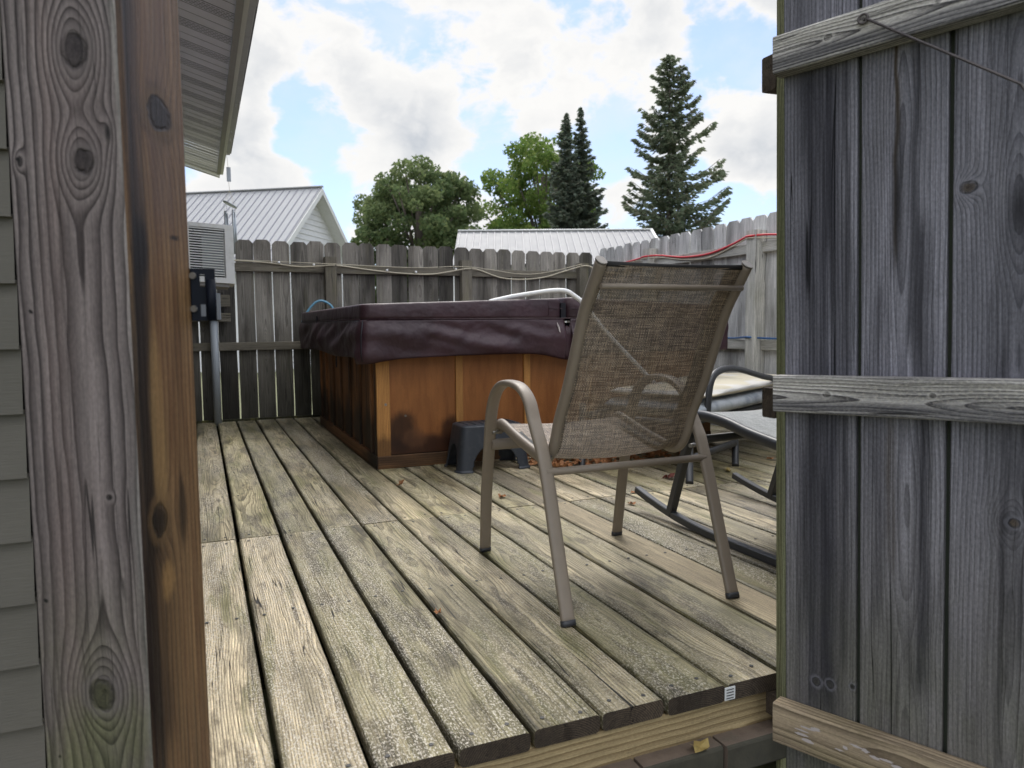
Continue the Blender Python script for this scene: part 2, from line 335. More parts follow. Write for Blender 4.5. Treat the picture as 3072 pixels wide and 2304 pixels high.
mt, g, b = newmat('vinyl_cover'); o = g.obj()
n = g.noise(o, 5, 5, .6); cb = g.mix(n.ss(.35, .7), (.029, .010, .016), (.044, .016, .024)); cb = g.mix(g.noise(o, 17, 6, .7).ss(.5, .75)*.22, cb, (.09, .055, .055))
g.link(cb, b.inputs['Base Color']); g.link(g.noise(o, 9, 4, .6)*.25+.40, b.inputs['Roughness']); b.inputs['Specular IOR Level'].default_value = .55
bb = g.bump(g.noise(o, 420, 2, .5), .25, .0006); bb = g.bump(g.noise(o, 9, 3, .5), .5, .03, bb); g.link(bb, b.inputs['Normal']); M['vinyl'] = mt
M['vinyl_dark'] = plain('vinyl_gap', (.006, .006, .012), .6)
M['foam_edge'] = plain('torn_lining', (.45, .40, .38), .8)
M['frame_tan'] = plain('powder_coated_taupe', (.220, .182, .142), .48, metal=.0, var=.10, scale=40, bump=.08, bscale=900, spec=.5, dirt=((.22, .18, .14), 60, .25))
M['frame_grey'] = plain('powder_coated_charcoal', (.034, .036, .040), .42, var=.12, scale=40, bump=.08, bscale=900, spec=.5)
M['cap'] = plain('plastic_cap', (.14, .125, .11), .5)
M['stool'] = plain('dark_plastic', (.028, .033, .042), .5, var=.2, scale=20, bump=.25, bscale=500, dirt=((.08, .085, .09), 30, .35))
M['white_metal'] = plain('white_enamel', (.80, .80, .79), .4, var=.05, dirt=((.4, .38, .33), 20, .3))
M['vinyl_white'] = plain('white_vinyl', (.62, .62, .62), .5, var=.05, dirt=((.42, .42, .40), 9, .35))
M['soffit'] = plain('white_soffit', (.78, .75, .84), .55, var=.04, dirt=((.60, .60, .58), 6, .3))
M['fascia_grey'] = plain('weathered_fascia', (.34, .33, .33), .7, var=.12, scale=25)
M['siding'] = plain('house_siding_paint', (.30, .31, .27), .6, var=.08, scale=4, bump=.0)
mt, g, b = newmat('house_lap_siding'); o = g.obj(); ox, oy, oz = g.split(o)
gr = g.noise(g.xyz(ox*25, oy*25, oz*330), 1, 4, .65); c0 = g.mix(g.noise(o, 3, 5, .6).ss(.4, .7)*.5, (.128, .118, .098), (.086, .080, .064))
g.link(c0, b.inputs['Base Color']); b.inputs['Roughness'].default_value = .7; g.link(g.bump(gr, .6, .0012), b.inputs['Normal']); M['siding'] = mt
M['dark'] = plain('dark_void', (.008, .008, .009), .9)
M['shingle'] = plain('roof_shingle', (.20, .20, .205), .9, var=.5, scale=60, bump=.8, bscale=200)
M['roof_metal'] = plain('ribbed_steel_roof', (.33, .33, .335), .55, metal=.0, var=.05, scale=3)
M['roof_rib'] = plain('roof_rib_edge', (.23, .23, .25), .5, var=.05)
M['trim_white'] = plain('white_trim', (.62, .62, .60), .5, var=.05)
M['black_steel'] = plain('black_steel', (.005, .007, .013), .45, var=.2, spec=.12)
M['bolt'] = plain('zinc_bolt', (.30, .29, .27), .4, metal=.7)
M['rust'] = plain('rusty_steel', (.10, .088, .088), .55, metal=.5, var=.35, scale=90, bump=.4, bscale=500)
M['conduit'] = plain('grey_conduit', (.36, .39, .42), .45, var=.06)
M['box_grey'] = plain('grey_box', (.27, .29, .31), .5, var=.08)
M['cord_white'] = plain('cream_cord', (.48, .43, .32), .55, var=.15)
M['cord_red'] = plain('red_cord', (.55, .035, .045), .45)
M['cord_blue'] = plain('blue_cord', (.03, .11, .28), .45)
M['hose'] = plain('pale_blue_tube', (.16, .36, .50), .4)
M['alu'] = plain('aluminium', (.42, .45, .48), .35, metal=.5)
M['leaf_dry'] = plain('dry_leaf', (.32, .14, .055), .75, var=.5, scale=50, dirt=((.30, .17, .07), 25, .6))
M['leaf_red'] = plain('dry_red_leaf', (.13, .03, .02), .75, var=.4, scale=50)
M['leaf_yellow'] = plain('dry_yellow_leaf', (.30, .22, .07), .7, var=.35, scale=60)
M['sticker'] = plain('paper_sticker', (.55, .56, .55), .6)
M['ink'] = plain('printed_ink', (.05, .05, .05), .6)
M['bark'] = plain('tree_bark', (.11, .09, .075), .9, var=.3, scale=6)
# cushion
mt, g, b = newmat('grey_blue_cushion'); o = g.obj()
cb = g.mix(g.noise(o, 7, 5, .6).ss(.4, .65), (.42, .45, .48), (.24, .27, .31)); g.link(cb, b.inputs['Base Color']); b.inputs['Roughness'].default_value = .9
g.link(g.bump(g.noise(o, 14, 3, .5), .5, .02), b.inputs['Normal']); M['cushion'] = mt
mt, g, b = newmat('striped_blanket'); o = g.obj(); ox, oy, oz = g.split(o)
st = (oz*33).fract().ss(.45, .55); cb = g.mix(st, (.52, .51, .49), (.50, .46, .36)); g.link(cb, b.inputs['Base Color']); b.inputs['Roughness'].default_value = .9
g.link(g.bump(g.noise(g.xyz(ox*8, oy*8, oz*40), 1, 3, .5), .6, .02), b.inputs['Normal']); M['blanket'] = mt
# woven slings (uv in metres)
def sling(name, tones, alpha=.0, pitch=.0036, dark=.25):
    mt, g, b = newmat(name); uv = S(g, g.new('ShaderNodeUVMap').outputs[0]); u, v, _ = g.split(uv)
    fu = (u*(1/pitch)); fv = (v*(1/pitch))
    iu, iv = fu.floor(), fv.floor()
    # colour of each thread, varying slowly along it
    nu = g.noise(g.xyz(iu*.77, fv*.045, 0.0), 1, 3, .7); nv = g.noise(g.xyz(fu*.045, iv*.77, 7.0), 1, 3, .7)
    pu = (fu.fract()-.5).abs(); pv = (fv.fract()-.5).abs()
    par = ((iu+iv)*.5).fract()*2
    vert = g.mix(nu.ss(.38, .62), tones[0], tones[1]); hori = g.mix(nv.ss(.38, .62), tones[2], tones[1])
    ck = ((iu+iv)*.5).fract().gt(.25)
    base = g.mix(ck, vert, hori)
    big1 = g.noise(g.xyz(u*230, v*20, 2.0), 1, 2, .7); big2 = g.noise(g.xyz(u*20, v*230, 5.0), 1, 2, .7)
    kk = (big1-.5)*1.7+(big2-.5)*1.7+1.0; base = g.mix(1.0, base, g.xyz(kk, kk, kk*.98), 'MULTIPLY')
    edge = (pu.max(pv)).ss(.28, .5); base = g.mix(edge*.6, base, tones[3])
    g.link(base, b.inputs['Base Color']); b.inputs['Roughness'].default_value = .65
    g.link(g.bump(1-edge, .5, .0008), b.inputs['Normal'])
    if alpha:
        hole = (pu.gt(.5-alpha*.5)*pv.gt(.5-alpha*.5))
        hole = hole.max((pu.gt(.5-alpha*.16)).max(pv.gt(.5-alpha*.16)))
        g.link(1-hole, b.inputs['Alpha'])
    return mt
M['sling_tan'] = sling('woven_tan_mesh', [(.40, .305, .225), (.155, .128, .11), (.50, .42, .34), (.05, .043, .04)], alpha=.19)
M['sling_dark'] = sling('woven_binding', [(.012, .011, .011), (.006, .006, .006), (.030, .028, .026), (.004, .004, .004)], alpha=0)
M['sling_grey'] = sling('woven_grey_mesh', [(.19, .20, .20), (.26, .27, .27), (.32, .33, .32), (.10, .105, .11)], alpha=0)
# foliage
def leafmat(name, c1, c2, c3, trans=.35):
    mt, g, b = newmat(name); q = g.attr('rnd'); a, bb_, c = g.split(q)
    base = g.mix(a, c1, c2); base = g.mix(bb_.ss(.6, 1.0)*.6, base, c3)
    g.link(base, b.inputs['Base Color']); b.inputs['Roughness'].default_value = .7; b.inputs['Specular IOR Level'].default_value = .25
    tr = g.new('ShaderNodeBsdfTranslucent'); g.link(base, tr.inputs[0]); mx = g.new('ShaderNodeMixShader'); mx.inputs[0].default_value = trans
    out = g.t.nodes['Material Output']; g.link(b.outputs[0], mx.inputs[1]); g.link(tr.outputs[0], mx.inputs[2]); g.link(mx.outputs[0], out.inputs[0])
    return mt
M['maple'] = leafmat('maple_leaves', (.090, .138, .058), (.165, .212, .090), (.24, .27, .12), .55)
M['maple2'] = leafmat('bright_maple_leaves', (.095, .165, .038), (.175, .26, .06), (.32, .36, .11), .5)
M['fir'] = leafmat('fir_needles', (.085, .118, .090), (.150, .180, .130), (.20, .19, .14), .5)
M['spruce'] = leafmat('spruce_needles', (.100, .138, .092), (.175, .208, .130), (.24, .22, .16), .5)
M['bush'] = leafmat('bush_leaves', (.09, .14, .03), (.15, .20, .05), (.24, .27, .09))
mt, g, b = newmat('lawn_grass'); o = g.obj()
g.link(g.mix(g.noise(o, 2.5, 6, .7), (.095, .105, .045), (.16, .16, .08)), b.inputs['Base Color']); b.inputs['Roughness'].default_value = .9; M['grass'] = mt

# ------------------------------------------------------------------ mesh helpers
rng = random.Random(7); nr = np.random.default_rng(5)
X, Y, Z = Vector((1, 0, 0)), Vector((0, 1, 0)), Vector((0, 0, 1))
class MB:
    def __init__(s): s.v = []; s.f = []; s.pc = []; s.rn = []; s.mi = []; s.uv = {}; s.sm = []
    def add(s, verts, faces, pcs=None, rn=(0, 0, 0), mi=0, smooth=False):
        o = len(s.v); s.v += [tuple(x) for x in verts]
        s.pc += [tuple(q) for q in (pcs if pcs is not None else verts)]; s.rn += [tuple(rn)]*len(verts)
        for i, f in enumerate(faces):
            s.f.append([o+k for k in f]); s.mi.append(mi[i] if isinstance(mi, list) else mi); s.sm.append(smooth)
        return o
    def plank(s, o, A, T, L, a, t, l, bev=.003, rn=None, mi=0, segs=None, wav=0.0, clip=0.0):
        """o corner; A across axis, T thickness axis, L length axis"""
        rn = rn or (rng.random(), rng.random(), rng.random()); o = Vector(o)
        e = bev
        prof = [(e, 0), (a-e, 0), (a-e*.3, e*.3), (a, e), (a, t-e), (a-e*.3, t-e*.3), (a-e, t), (e, t), (e*.3, t-e*.3), (0, t-e), (0, e), (e*.3, e*.3)]
        n = segs or 1; V = []; P = []; k = len(prof)
        for i in range(n+1):
            c = l*i/n
            da = wav*mnoise.noise(Vector((c*1.5, rn[0]*50, 0))) if wav else 0
            dt = wav*mnoise.noise(Vector((c*1.5, rn[0]*50, 9)))*.6 if wav else 0
            for (x, y) in prof:
                xx, cc = x, c
                if clip and i == n: pass
                V.append(o+A*(xx+da)+T*(y+dt)+L*cc); P.append((x, y, cc))
        F = []
        for i in range(n):
            for j in range(k):
                q = (j+1) % k; F.append((i*k+j, i*k+q, (i+1)*k+q, (i+1)*k+j))
        F.append(tuple(range(k-1, -1, -1))); F.append(tuple(n*k+j for j in range(k)))
        s.add(V, F, P, rn, mi)
    def box(s, o, a, b_, c, mi=0, rn=(.5, .5, .5), A=X, B=Y, C=Z, bev=0.0):
        if bev: return s.plank(o, A, B, C, a, b_, c, bev, rn, mi)
        o = Vector(o); V = [o+A*i*a+B*j*b_+C*k*c for i in (0, 1) for j in (0, 1) for k in (0, 1)]
        P = [(i*a, j*b_, k*c) for i in (0, 1) for j in (0, 1) for k in (0, 1)]
        s.add(V, [(0, 1, 3, 2), (4, 6, 7, 5), (0, 4, 5, 1), (2, 3, 7, 6), (0, 2, 6, 4), (1, 5, 7, 3)], P, rn, mi)
    def sweep(s, pts, w, h=None, side=None, n=10, mi=0, caps=True, sq=2.0, rn=(.5, .5, .5)):
        """tube along pts; superellipse section w (along side) x h"""
        h = h or w; pts = [Vector(p) for p in pts]; V = []; N = len(pts); prev = None
        flat = sq >= 5
        if flat: n = 8; PR = [(1, -.78), (1, .78), (.78, 1), (-.78, 1), (-1, .78), (-1, -.78), (-.78, -1), (.78, -1)]
        for i, p in enumerate(pts):
            d = (pts[min(i+1, N-1)]-pts[max(i-1, 0)]).normalized()
            if side is not None: sd_ = (side-d*side.dot(d)).normalized()
            else:
                ref = prev if prev is not None else (Z if abs(d.z) < .9 else X)
                sd_ = (ref-d*ref.dot(d)).normalized(); prev = sd_
            up = d.cross(sd_)
            for j in range(n):
                if flat: V.append(p+sd_*(PR[j][0]*w/2)+up*(PR[j][1]*h/2)); continue
                a = 2*math.pi*(j+.5)/n; ca, sa = math.cos(a), math.sin(a)
                rr = (abs(ca)**sq+abs(sa)**sq)**(-1/sq)
                V.append(p+sd_*(ca*rr*w/2)+up*(sa*rr*h/2))
        F = [(i*n+j, i*n+(j+1) % n, (i+1)*n+(j+1) % n, (i+1)*n+j) for i in range(N-1) for j in range(n)]
        s.add(V, F, None, rn, mi, not flat)
        if caps: s.f.append(list(range(len(s.v)-N*n, len(s.v)-N*n+n))[::-1]); s.mi.append(mi); s.sm.append(False); s.f.append(list(range(len(s.v)-n, len(s.v)))); s.mi.append(mi); s.sm.append(False)
    def build(s, name, mats, parent=None, merge=False):
        me = bpy.data.meshes.new(name); me.from_pydata(s.v, [], s.f)
        a = me.attributes.new('pc', 'FLOAT_VECTOR', 'POINT'); a.data.foreach_set('vector', np.array(s.pc, dtype=np.float32).ravel())
        a = me.attributes.new('rnd', 'FLOAT_VECTOR', 'POINT'); a.data.foreach_set('vector', np.array(s.rn, dtype=np.float32).ravel())
        for mt in (mats if isinstance(mats, (list, tuple)) else [mats]): me.materials.append(mt)
        me.polygons.foreach_set('material_index', s.mi); me.polygons.foreach_set('use_smooth', s.sm); me.update()
        return link(name, me, parent)
def link(name, me, parent=None):
    o = bpy.data.objects.new(name, me); col.objects.link(o)
    if parent is not None: o.parent = parent
    return o
def tag(o, label, cat, group=None, kind=None):
    if label: o['label'] = label
    if cat: o['category'] = cat
    if group: o['group'] = group
    if kind: o['kind'] = kind
    return o
def thing(name, label, cat, loc=(0, 0, 0), rz=0.0, group=None):
    o = bpy.data.objects.new(name, None); col.objects.link(o); o.location = loc; o.rotation_euler = (0, 0, rz); o.empty_display_size = .1
    bpy.context.view_layer.update()
    return tag(o, label, cat, group)
def smooth_path(pts, n=8, closed=False):
    pts = [Vector(p) for p in pts]; out = []
    for i in range(len(pts)-1):
        p0 = pts[max(i-1, 0)]; p1 = pts[i]; p2 = pts[i+1]; p3 = pts[min(i+2, len(pts)-1)]
        for k in range(n):
            t = k/n; out.append(.5*((2*p1)+(p2-p0)*t+(2*p0-5*p1+4*p2-p3)*t*t+(3*p1-p0-3*p2+p3)*t*t*t))
    out.append(pts[-1]); return out
def rel(root, pts):      # world points to the root's local frame
    mi_ = root.matrix_world.inverted(); return [mi_ @ Vector(p) for p in pts]
def grid_mesh(name, P, uvs, mats, parent=None, smooth=True, thick=0.0, mi=None):
    nu, nv = len(P), len(P[0]); V = [tuple(q) for row in P for q in row]
    F = [(i*nv+j, (i+1)*nv+j, (i+1)*nv+j+1, i*nv+j+1) for i in range(nu-1) for j in range(nv-1)]
    me = bpy.data.meshes.new(name); me.from_pydata(V, [], F)
    for mt in (mats if isinstance(mats, (list, tuple)) else [mats]): me.materials.append(mt)
    me.polygons.foreach_set('use_smooth', [smooth]*len(F))
    if uvs:
        ul = me.uv_layers.new(name='UVMap'); fl = [q for row in uvs for q in row]
        for lp in me.loops: ul.data[lp.index].uv = fl[lp.vertex_index]
    me.update(); o = link(name, me, parent)
    if thick:
        so_ = o.modifiers.new('solid', 'SOLIDIFY'); so_.thickness = thick; so_.offset = 0
    return o

# ------------------------------------------------------------------ ground
mb = MB(); n = 24
mb.box((-400, -400, -.60), 800, 800, .15); go = mb.build('ground', M['grass']); go['kind'] = 'structure'

# ------------------------------------------------------------------ deck
DP, GAP = .145, .0065
mb = MB()
x0 = .095-DP*3
k = 0
KB = {2: (.95, .06, .98), 3: (.99, .03, .97), 4: (.84, .72, .42), 5: (.93, .80, .12), 6: (.40, .62, .40), 7: (.33, .42, .66), 8: (.52, .86, .22), 9: (.21, .5, .7), 10: (.11, .7, .45)}
gw = [GAP]*40; gw[3] = .011; gw[4] = .010; gw[5] = .012; gw[6] = .007; gw[7] = .009
while x0+k*DP < 3.40:
    xs = x0+k*DP+gw[k]/2; ww = DP-gw[k]/2-gw[k+1]/2
    for (ya, yb) in ((1.167+rng.uniform(-.004, .003), 2.694), (2.6985, 6.152)):
        jit = rng.uniform(-.0012, .0012); jz = rng.uniform(-.0015, .0015)
        rn = [rng.random(), rng.random(), rng.random()]
        if ya < 2 and k in KB: rn = list(KB[k])
        n0_ = len(mb.mi)
        mb.plank((xs+jit, ya, -.036+jz), X, Z, Y, ww, .036, yb-ya, .008, tuple(rn), segs=max(2, int((yb-ya)/.15)), wav=.002)
        if ya < 2: mb.mi[-2] = 1
        if k == 11 and ya < 2:
            for q in range(n0_, len(mb.mi)): mb.mi[q] = 2 if q != len(mb.mi)-2 else 1
    k += 1
deck = mb.build('deck', [M['deck'], M['endgrain'], M['deck_brown']]); deck['kind'] = 'structure'
# grain runs with the thickness axis inverted so that the top face is t = .036
mb = MB(); mb.plank((-.3, 1.174, -.13), Z, Y, X, .092, .036, 1.42, .003, (.3, .2, .5)); mb.build('fascia_board', M['pine'], deck)
mb = MB(); mb.plank((1.118, 1.10, -.13), Z, Y, X, .118, .09, .09, .006, (.7, .2, .5)); mb.plank((1.21, 1.174, -.13), Z, Y, X, .092, .036, 2.2, .003, (.3, .7, .5))
mb.build('support_block', M['endgrain'], deck)
mb = MB()
for yy in (1.35, 1.9, 2.66, 3.3, 4, 4.7, 5.4, 6.05):
    mb.plank((-.35, yy, -.18), Z, Y, X, .14, .038, 3.75, .003)
mb.build('joist', M['dark_plank'], deck)
# screw heads
mb = MB()
def disc(mb, c, r, N=Z, n=8, h=.001, mi=0):
    N = N.normalized(); A = N.orthogonal().normalized(); B = N.cross(A); c = Vector(c)
    V = [c+A*r*math.cos(2*math.pi*i/n)+B*r*math.sin(2*math.pi*i/n) for i in range(n)]
    V += [v+N*h for v in V]
    F = [(i, (i+1) % n, n+(i+1) % n, n+i) for i in range(n)]+[tuple(range(n, 2*n))]
    mb.add(V, F, None, (0, 0, 0), mi)
for k in range(0, 24):
    for yy in (1.20, 1.95, 2.66, 2.73, 3.4, 4.1, 4.8):
        for fx in (.035, .108):
            xx = x0+k*DP+fx+rng.uniform(-.006, .006)
            if xx < 3.3: disc(mb, (xx, yy+rng.uniform(-.012, .012), .0010), .0046, h=.0008)
mb.build('screw_head', M['ink'], deck)['kind'] = 'stuff'
# paper tag stapled to a board end
mb = MB(); mb.box((.958, 1.159, -.031), .026, .0015, .027)
st = mb.build('price_tag', M['sticker'], deck)
mb = MB()
for i in range(4): mb.box((.962, 1.1583, -.028+i*.006), .018, .0005, .0022)
mb.build('tag_print', M['ink'], st)

# pavers under the deck edge
t = thing('brick_edging', 'row of dirty clay pavers tucked under the yellow fascia of the deck', 'brick edging', (0, 1.13, -.2))
xb = -.2
for i in range(8):
    mb = MB(); L = .19; mb.plank(rel(t, [(xb, 1.128+rng.uniform(-.004, .004), -.17)])[0], Y, Z, X, .10, .062, L-.006, .006, segs=8, wav=.0025)
    for q, f in enumerate(mb.f):
        if all(mb.pc[v][0] < .008 for v in f): mb.mi[q] = 1
    mb.build('paver', [M['brick_top'], M['brick']], t); xb += L
mb = MB()
for i in range(9): mb.plank((-.4, .05+i*.118, -.30), Y, Z, X, .112, .03, 2.6, .004)
lp = mb.build('lower_boardwalk', M['dark_plank']); lp['kind'] = 'structure'

# ------------------------------------------------------------------ fences
def picket(mb, o, A, T, wid, thk, zb, zt, rn, ear=.028):
    V = []; P = []; n = 8
    prof = [(0, zb), (0, zt-ear), (ear*.9, zt), (wid-ear*.9, zt), (wid, zt-ear), (wid, zb)]
    zs = np.linspace(zb, zt-ear, n)
    L = []
    o = Vector(o)
    lean = rng.uniform(-.004, .004)
    rows = []
    for i, z in enumerate(zs):
        d = lean*(z-zb)+.0012*math.sin(z*9+rn[0]*20)
        rows.append((z, 0+d, wid+d+.001*math.sin(z*7+rn[1]*20)))
    rows.append((zt, ear*.9+rows[-1][1], wid-ear*.9+rows[-1][1]))
    for z, l, r in rows:
        for (aa, tt) in ((l, 0), (r, 0), (r, thk), (l, thk)):
            V.append(o+A*aa+T*tt+Z*z); P.append((aa, tt, z))
    F = []
    for i in range(len(rows)-1):
        for j in range(4): F.append((i*4+j, i*4+(j+1) % 4, (i+1)*4+(j+1) % 4, (i+1)*4+j))
    F.append((3, 2, 1, 0)); m_ = (len(rows)-1)*4; F.append((m_, m_+1, m_+2, m_+3))
    mb.add(V, F, P, rn)
FY, FX = 6.19, 3.47
bf = thing('privacy_fence', 'dark weathered dog-eared board fence running behind the hot tub', 'fence', (1.6, FY, 0))
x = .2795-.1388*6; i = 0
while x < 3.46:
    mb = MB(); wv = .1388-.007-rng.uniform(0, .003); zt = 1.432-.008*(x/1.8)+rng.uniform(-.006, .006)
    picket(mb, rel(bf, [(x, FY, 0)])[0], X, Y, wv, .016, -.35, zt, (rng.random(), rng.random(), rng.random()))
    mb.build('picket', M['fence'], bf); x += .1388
for (za, zb_) in ((1.178, 1.243), (.558, .622)):
    for (xa, xb_) in ((-.55, .953), (1.052, 2.122), (2.216, 3.28)):
        mb = MB(); mb.plank(rel(bf, [(xa, FY-.037, za-.012*((xa+.5)/3.8))])[0], Z, Y, X, zb_-za, .036, xb_-xa, .003); mb.build('rail', M['rail'], bf)
for xa in (.955, 2.125, 3.285):
    mb = MB(); mb.plank(rel(bf, [(xa, FY-.092, -.35)])[0], X, Y, Z, .092, .088, 1.655 if xa < 3 else 1.66, .004); mb.build('post', M['rail'], bf)
mb = MB(); mb.box(rel(bf, [(-.5, FY-.03, -.02)])[0], 4, .03, .035, bev=.003); mb.build('bottom_trim', M['dark_plank'], bf)
rf = thing('privacy_fence', 'dog-eared fence coloured pale grey as if sunlit along the right side with red cord on its rail', 'fence', (FX, 4, 0))
y = 6.05; j = 0
while y > 1.0:
    mb = MB(); wv = .1365-.003-rng.uniform(0, .002); zt = 1.434+.022*(6.1-y)/2.2*.9+rng.uniform(-.006, .006)
    picket(mb, rel(rf, [(FX, y-wv, 0)])[0], Y, X, wv, .016, -.35, zt, (rng.random(), rng.random(), rng.random()))
    mb.build('picket', M['fence_sun_tone'], rf); y -= .1378
posts = (5.10, 3.85, 2.6, 1.4)
ends = [6.1, 5.195, 5.10, 3.945, 3.85, 2.695, 2.6, 1.1]
for (za, zb_) in ((1.205, 1.272), (.56, .626)):
    for q in range(0, 8, 2):
        mb = MB(); mb.plank(rel(rf, [(FX-.037, ends[q+1], za)])[0], Z, X, Y, zb_-za, .036, ends[q]-ends[q+1], .003); mb.build('rail', M['rail_sun_tone'], rf)
for yy in posts:
    mb = MB(); mb.plank(rel(rf, [(FX-.092, yy, -.35)])[0], Y, X, Z, .092, .088, 1.70, .004); mb.build('post', M['rail_sun_tone'], rf)
# cords
def cord(name, pts, r, mat, label, cat='cord', n=8, group=None):
    mb = MB(); mb.sweep(smooth_path(pts, 8), r*2, n=8); return tag(mb.build(name, mat), label, cat, group)
fy = FY-.045
WCORD = cord('extension_cord', [(-.3, fy, 1.262), (.28, fy, 1.258), (.52, fy, 1.246), (.74, fy, 1.222), (.90, fy-.03, 1.226), (1.0, FY-.10, 1.235), (1.12, fy, 1.232), (1.35, fy, 1.205), (1.6, fy, 1.185), (1.85, fy, 1.182), (2.05, fy-.02, 1.212), (2.17, FY-.10, 1.232), (2.3, fy, 1.226), (2.5, fy, 1.165), (2.72, fy, 1.152), (2.95, fy, 1.178), (3.15, fy, 1.235), (3.33, FY-.10, 1.285), (3.42, FY-.12, 1.26)], .0062, M['cord_white'],
     'cream cord drooping along the top rail of the dark back fence')
for q, (xx, zz_) in enumerate(((.60, 1.243), (.87, 1.232), (1.47, 1.200), (1.72, 1.190), (2.08, 1.222))):
    mb = MB(); mb.sweep([(xx-.008, fy-.010, zz_+.008), (xx+.008, fy-.010, zz_+.008)], .020, .010, n=8); cc_ = mb.build('cable_clip', M['white_metal'], WCORD)
cord('thin_wire', [(-.3, fy-.004, 1.272), (.5, fy, 1.26), (1.0, FY-.104, 1.245), (1.7, fy-.002, 1.235), (2.17, FY-.106, 1.248), (2.8, fy-.002, 1.20), (3.3, FY-.106, 1.30)], .003, M['cord_white'], 'thin pale wire strung just above the drooping cream cord on the back fence', 'wire')
fx = FX-.045
cord('extension_cord', [(fx, 5.7, 1.262), (fx-.02, 5.3, 1.282), (FX-.10, 5.15, 1.288), (fx, 5.0, 1.285), (fx, 4.7, 1.246), (fx, 4.4, 1.243), (fx, 4.15, 1.282), (fx-.02, 4.0, 1.310), (FX-.102, 3.9, 1.312), (fx, 3.75, 1.308), (fx, 3.4, 1.26), (fx, 2.9, 1.27)], .0075, M['cord_red'], 'red cord looped over the top rail of the pale right fence')
cord('extension_cord', [(fx, 5.7, 1.252), (fx-.02, 5.3, 1.27), (FX-.10, 5.15, 1.274), (fx, 5.0, 1.268), (fx, 4.7, 1.228), (fx, 4.4, 1.215), (fx, 4.15, 1.265), (fx-.02, 4.0, 1.297), (FX-.102, 3.9, 1.299), (fx, 3.75, 1.286), (fx, 3.4, 1.24), (fx, 2.9, 1.25)], .005, M['cord_white'], 'thin cream cord running right under the red cord on the right fence')
cord('garden_hose', [(fx+.01, 5.0, .634), (fx+.01, 4.2, .634), (fx-.02, 4.0, .642), (FX-.10, 3.9, .645), (fx, 3.78, .638), (fx+.01, 3.2, .634)], .0065, M['cord_blue'], 'blue cord lying along the middle rail of the right fence')

# ------------------------------------------------------------------ gate post at the left
PA = Vector((-.19497, 1.01387, 0)); PB = Vector((-.06914, .95249, 0)); PC = Vector((-.00777, 1.07833, 0))
pd = (PB-PA).normalized(); pdep = Vector((-pd.y, pd.x, 0))
gp = thing('gate_post', 'thick weathered wooden post in the left foreground with big knots and a black bracket', 'post', (PA.x, PA.y, -.45), 0)
mb = MB(); o_ = rel(gp, [PA+Z*0])[0]; o_.z = .45-.45
# front skin carries the weathered face, the body carries the brown side face; both one timber
def rectpost(mb, o, A, T, a, t, z0, z1, fa, fm):
    pass
V = []; P = []; bev = .004
prof = [(0, bev), (bev, 0), (.14-bev, 0), (.14, bev), (.14, .14-bev), (.14-bev, .14), (bev, .14), (0, .14-bev)]
zz = [-.45+i*.07 for i in range(34)]
mbf, mbs = MB(), MB()
def postrow(fn, idx):
    V, P = [], []
    for z in zz:
        for q in idx:
            a, t = prof[q]; p = PA+pd*a+pdep*t; V.append(Vector((p.x-PA.x, p.y-PA.y, z+.45))); P.append(fn(a, t, z))
    k = len(idx); F = [(i*k+j, i*k+j+1, (i+1)*k+j+1, (i+1)*k+j) for i in range(len(zz)-1) for j in range(k-1)]
    return V, P, F
V, P, F = postrow(lambda a, t, z: (a, t, z), [7, 0, 1, 2]); mbf.add(V, F, P, (0, 0, .5), 0)
V, P, F = postrow(lambda a, t, z: (t, .14-a, z), [2, 3, 4, 5, 6, 7]); mbf.add(V, F, P, (.31, .4, .5), 1)
top = [PA+pd*a+pdep*t for a, t in prof]; mbf.add([Vector((p.x-PA.x, p.y-PA.y, zz[-1]+.45)) for p in top], [tuple(range(8))], [(a, t, 0) for a, t in prof], (0, 0, .5), 1)
mbf.build('timber', [M['post_front'], M['post_side']], gp)
# black latch bracket on the inner face
br = MB()
bo = PC+pdep*-.012+Vector((0, 0, 0))        # near the far edge of the side face
out = pd                                     # pointing off the side face
def toL(p): return rel(gp, [p])[0]
# angle plate: strap on the face, arm standing out, hooked lip
zb0, zb1 = .748, .818
armo = PC+out*.0005-pdep*.002
br.box(toL(PC-out*.02+pdep*.0006+Z*zb0), .022, .0022, zb1-zb0, A=out, B=pdep, C=Z)
def slotplate(mb, o, A, C, w, h, thk, N, slots):
    """plate in A-C plane with vertical slots: built from strips"""
    xs = sorted({0, w} | {s[0] for s in slots} | {s[1] for s in slots}); zs = sorted({0, h} | {s[2] for s in slots} | {s[3] for s in slots})
    for i in range(len(xs)-1):
        for j in range(len(zs)-1):
            cx, cz = (xs[i]+xs[i+1])/2, (zs[j]+zs[j+1])/2
            if any(s[0] < cx < s[1] and s[2] < cz < s[3] for s in slots): continue
            mb.box(o+A*xs[i]+C*zs[j], xs[i+1]-xs[i], thk, zs[j+1]-zs[j], A=A, B=N, C=C)
slotplate(br, toL(armo-pdep*.0+Z*zb0), X, Z, .030, zb1-zb0, .0025, Y, [(.011, .017, .006, .022), (.011, .017, .046, .062)])
br.sweep([toL(armo+X*.0245+Y*-.006+Z*(zb0+.0005)), toL(armo+X*.0245+Y*-.006+Z*(zb0+.055))], .012, .009, n=10, sq=4)
lb = br.build('latch_bracket', M['black_steel'], gp)
for z in (.764, .808):
    mb = MB(); disc(mb, toL(PC+out*.004-pdep*.0025+Z*z), .0045, -pdep, 10, .003); mb.build('bolt_head', M['bolt'], lb)

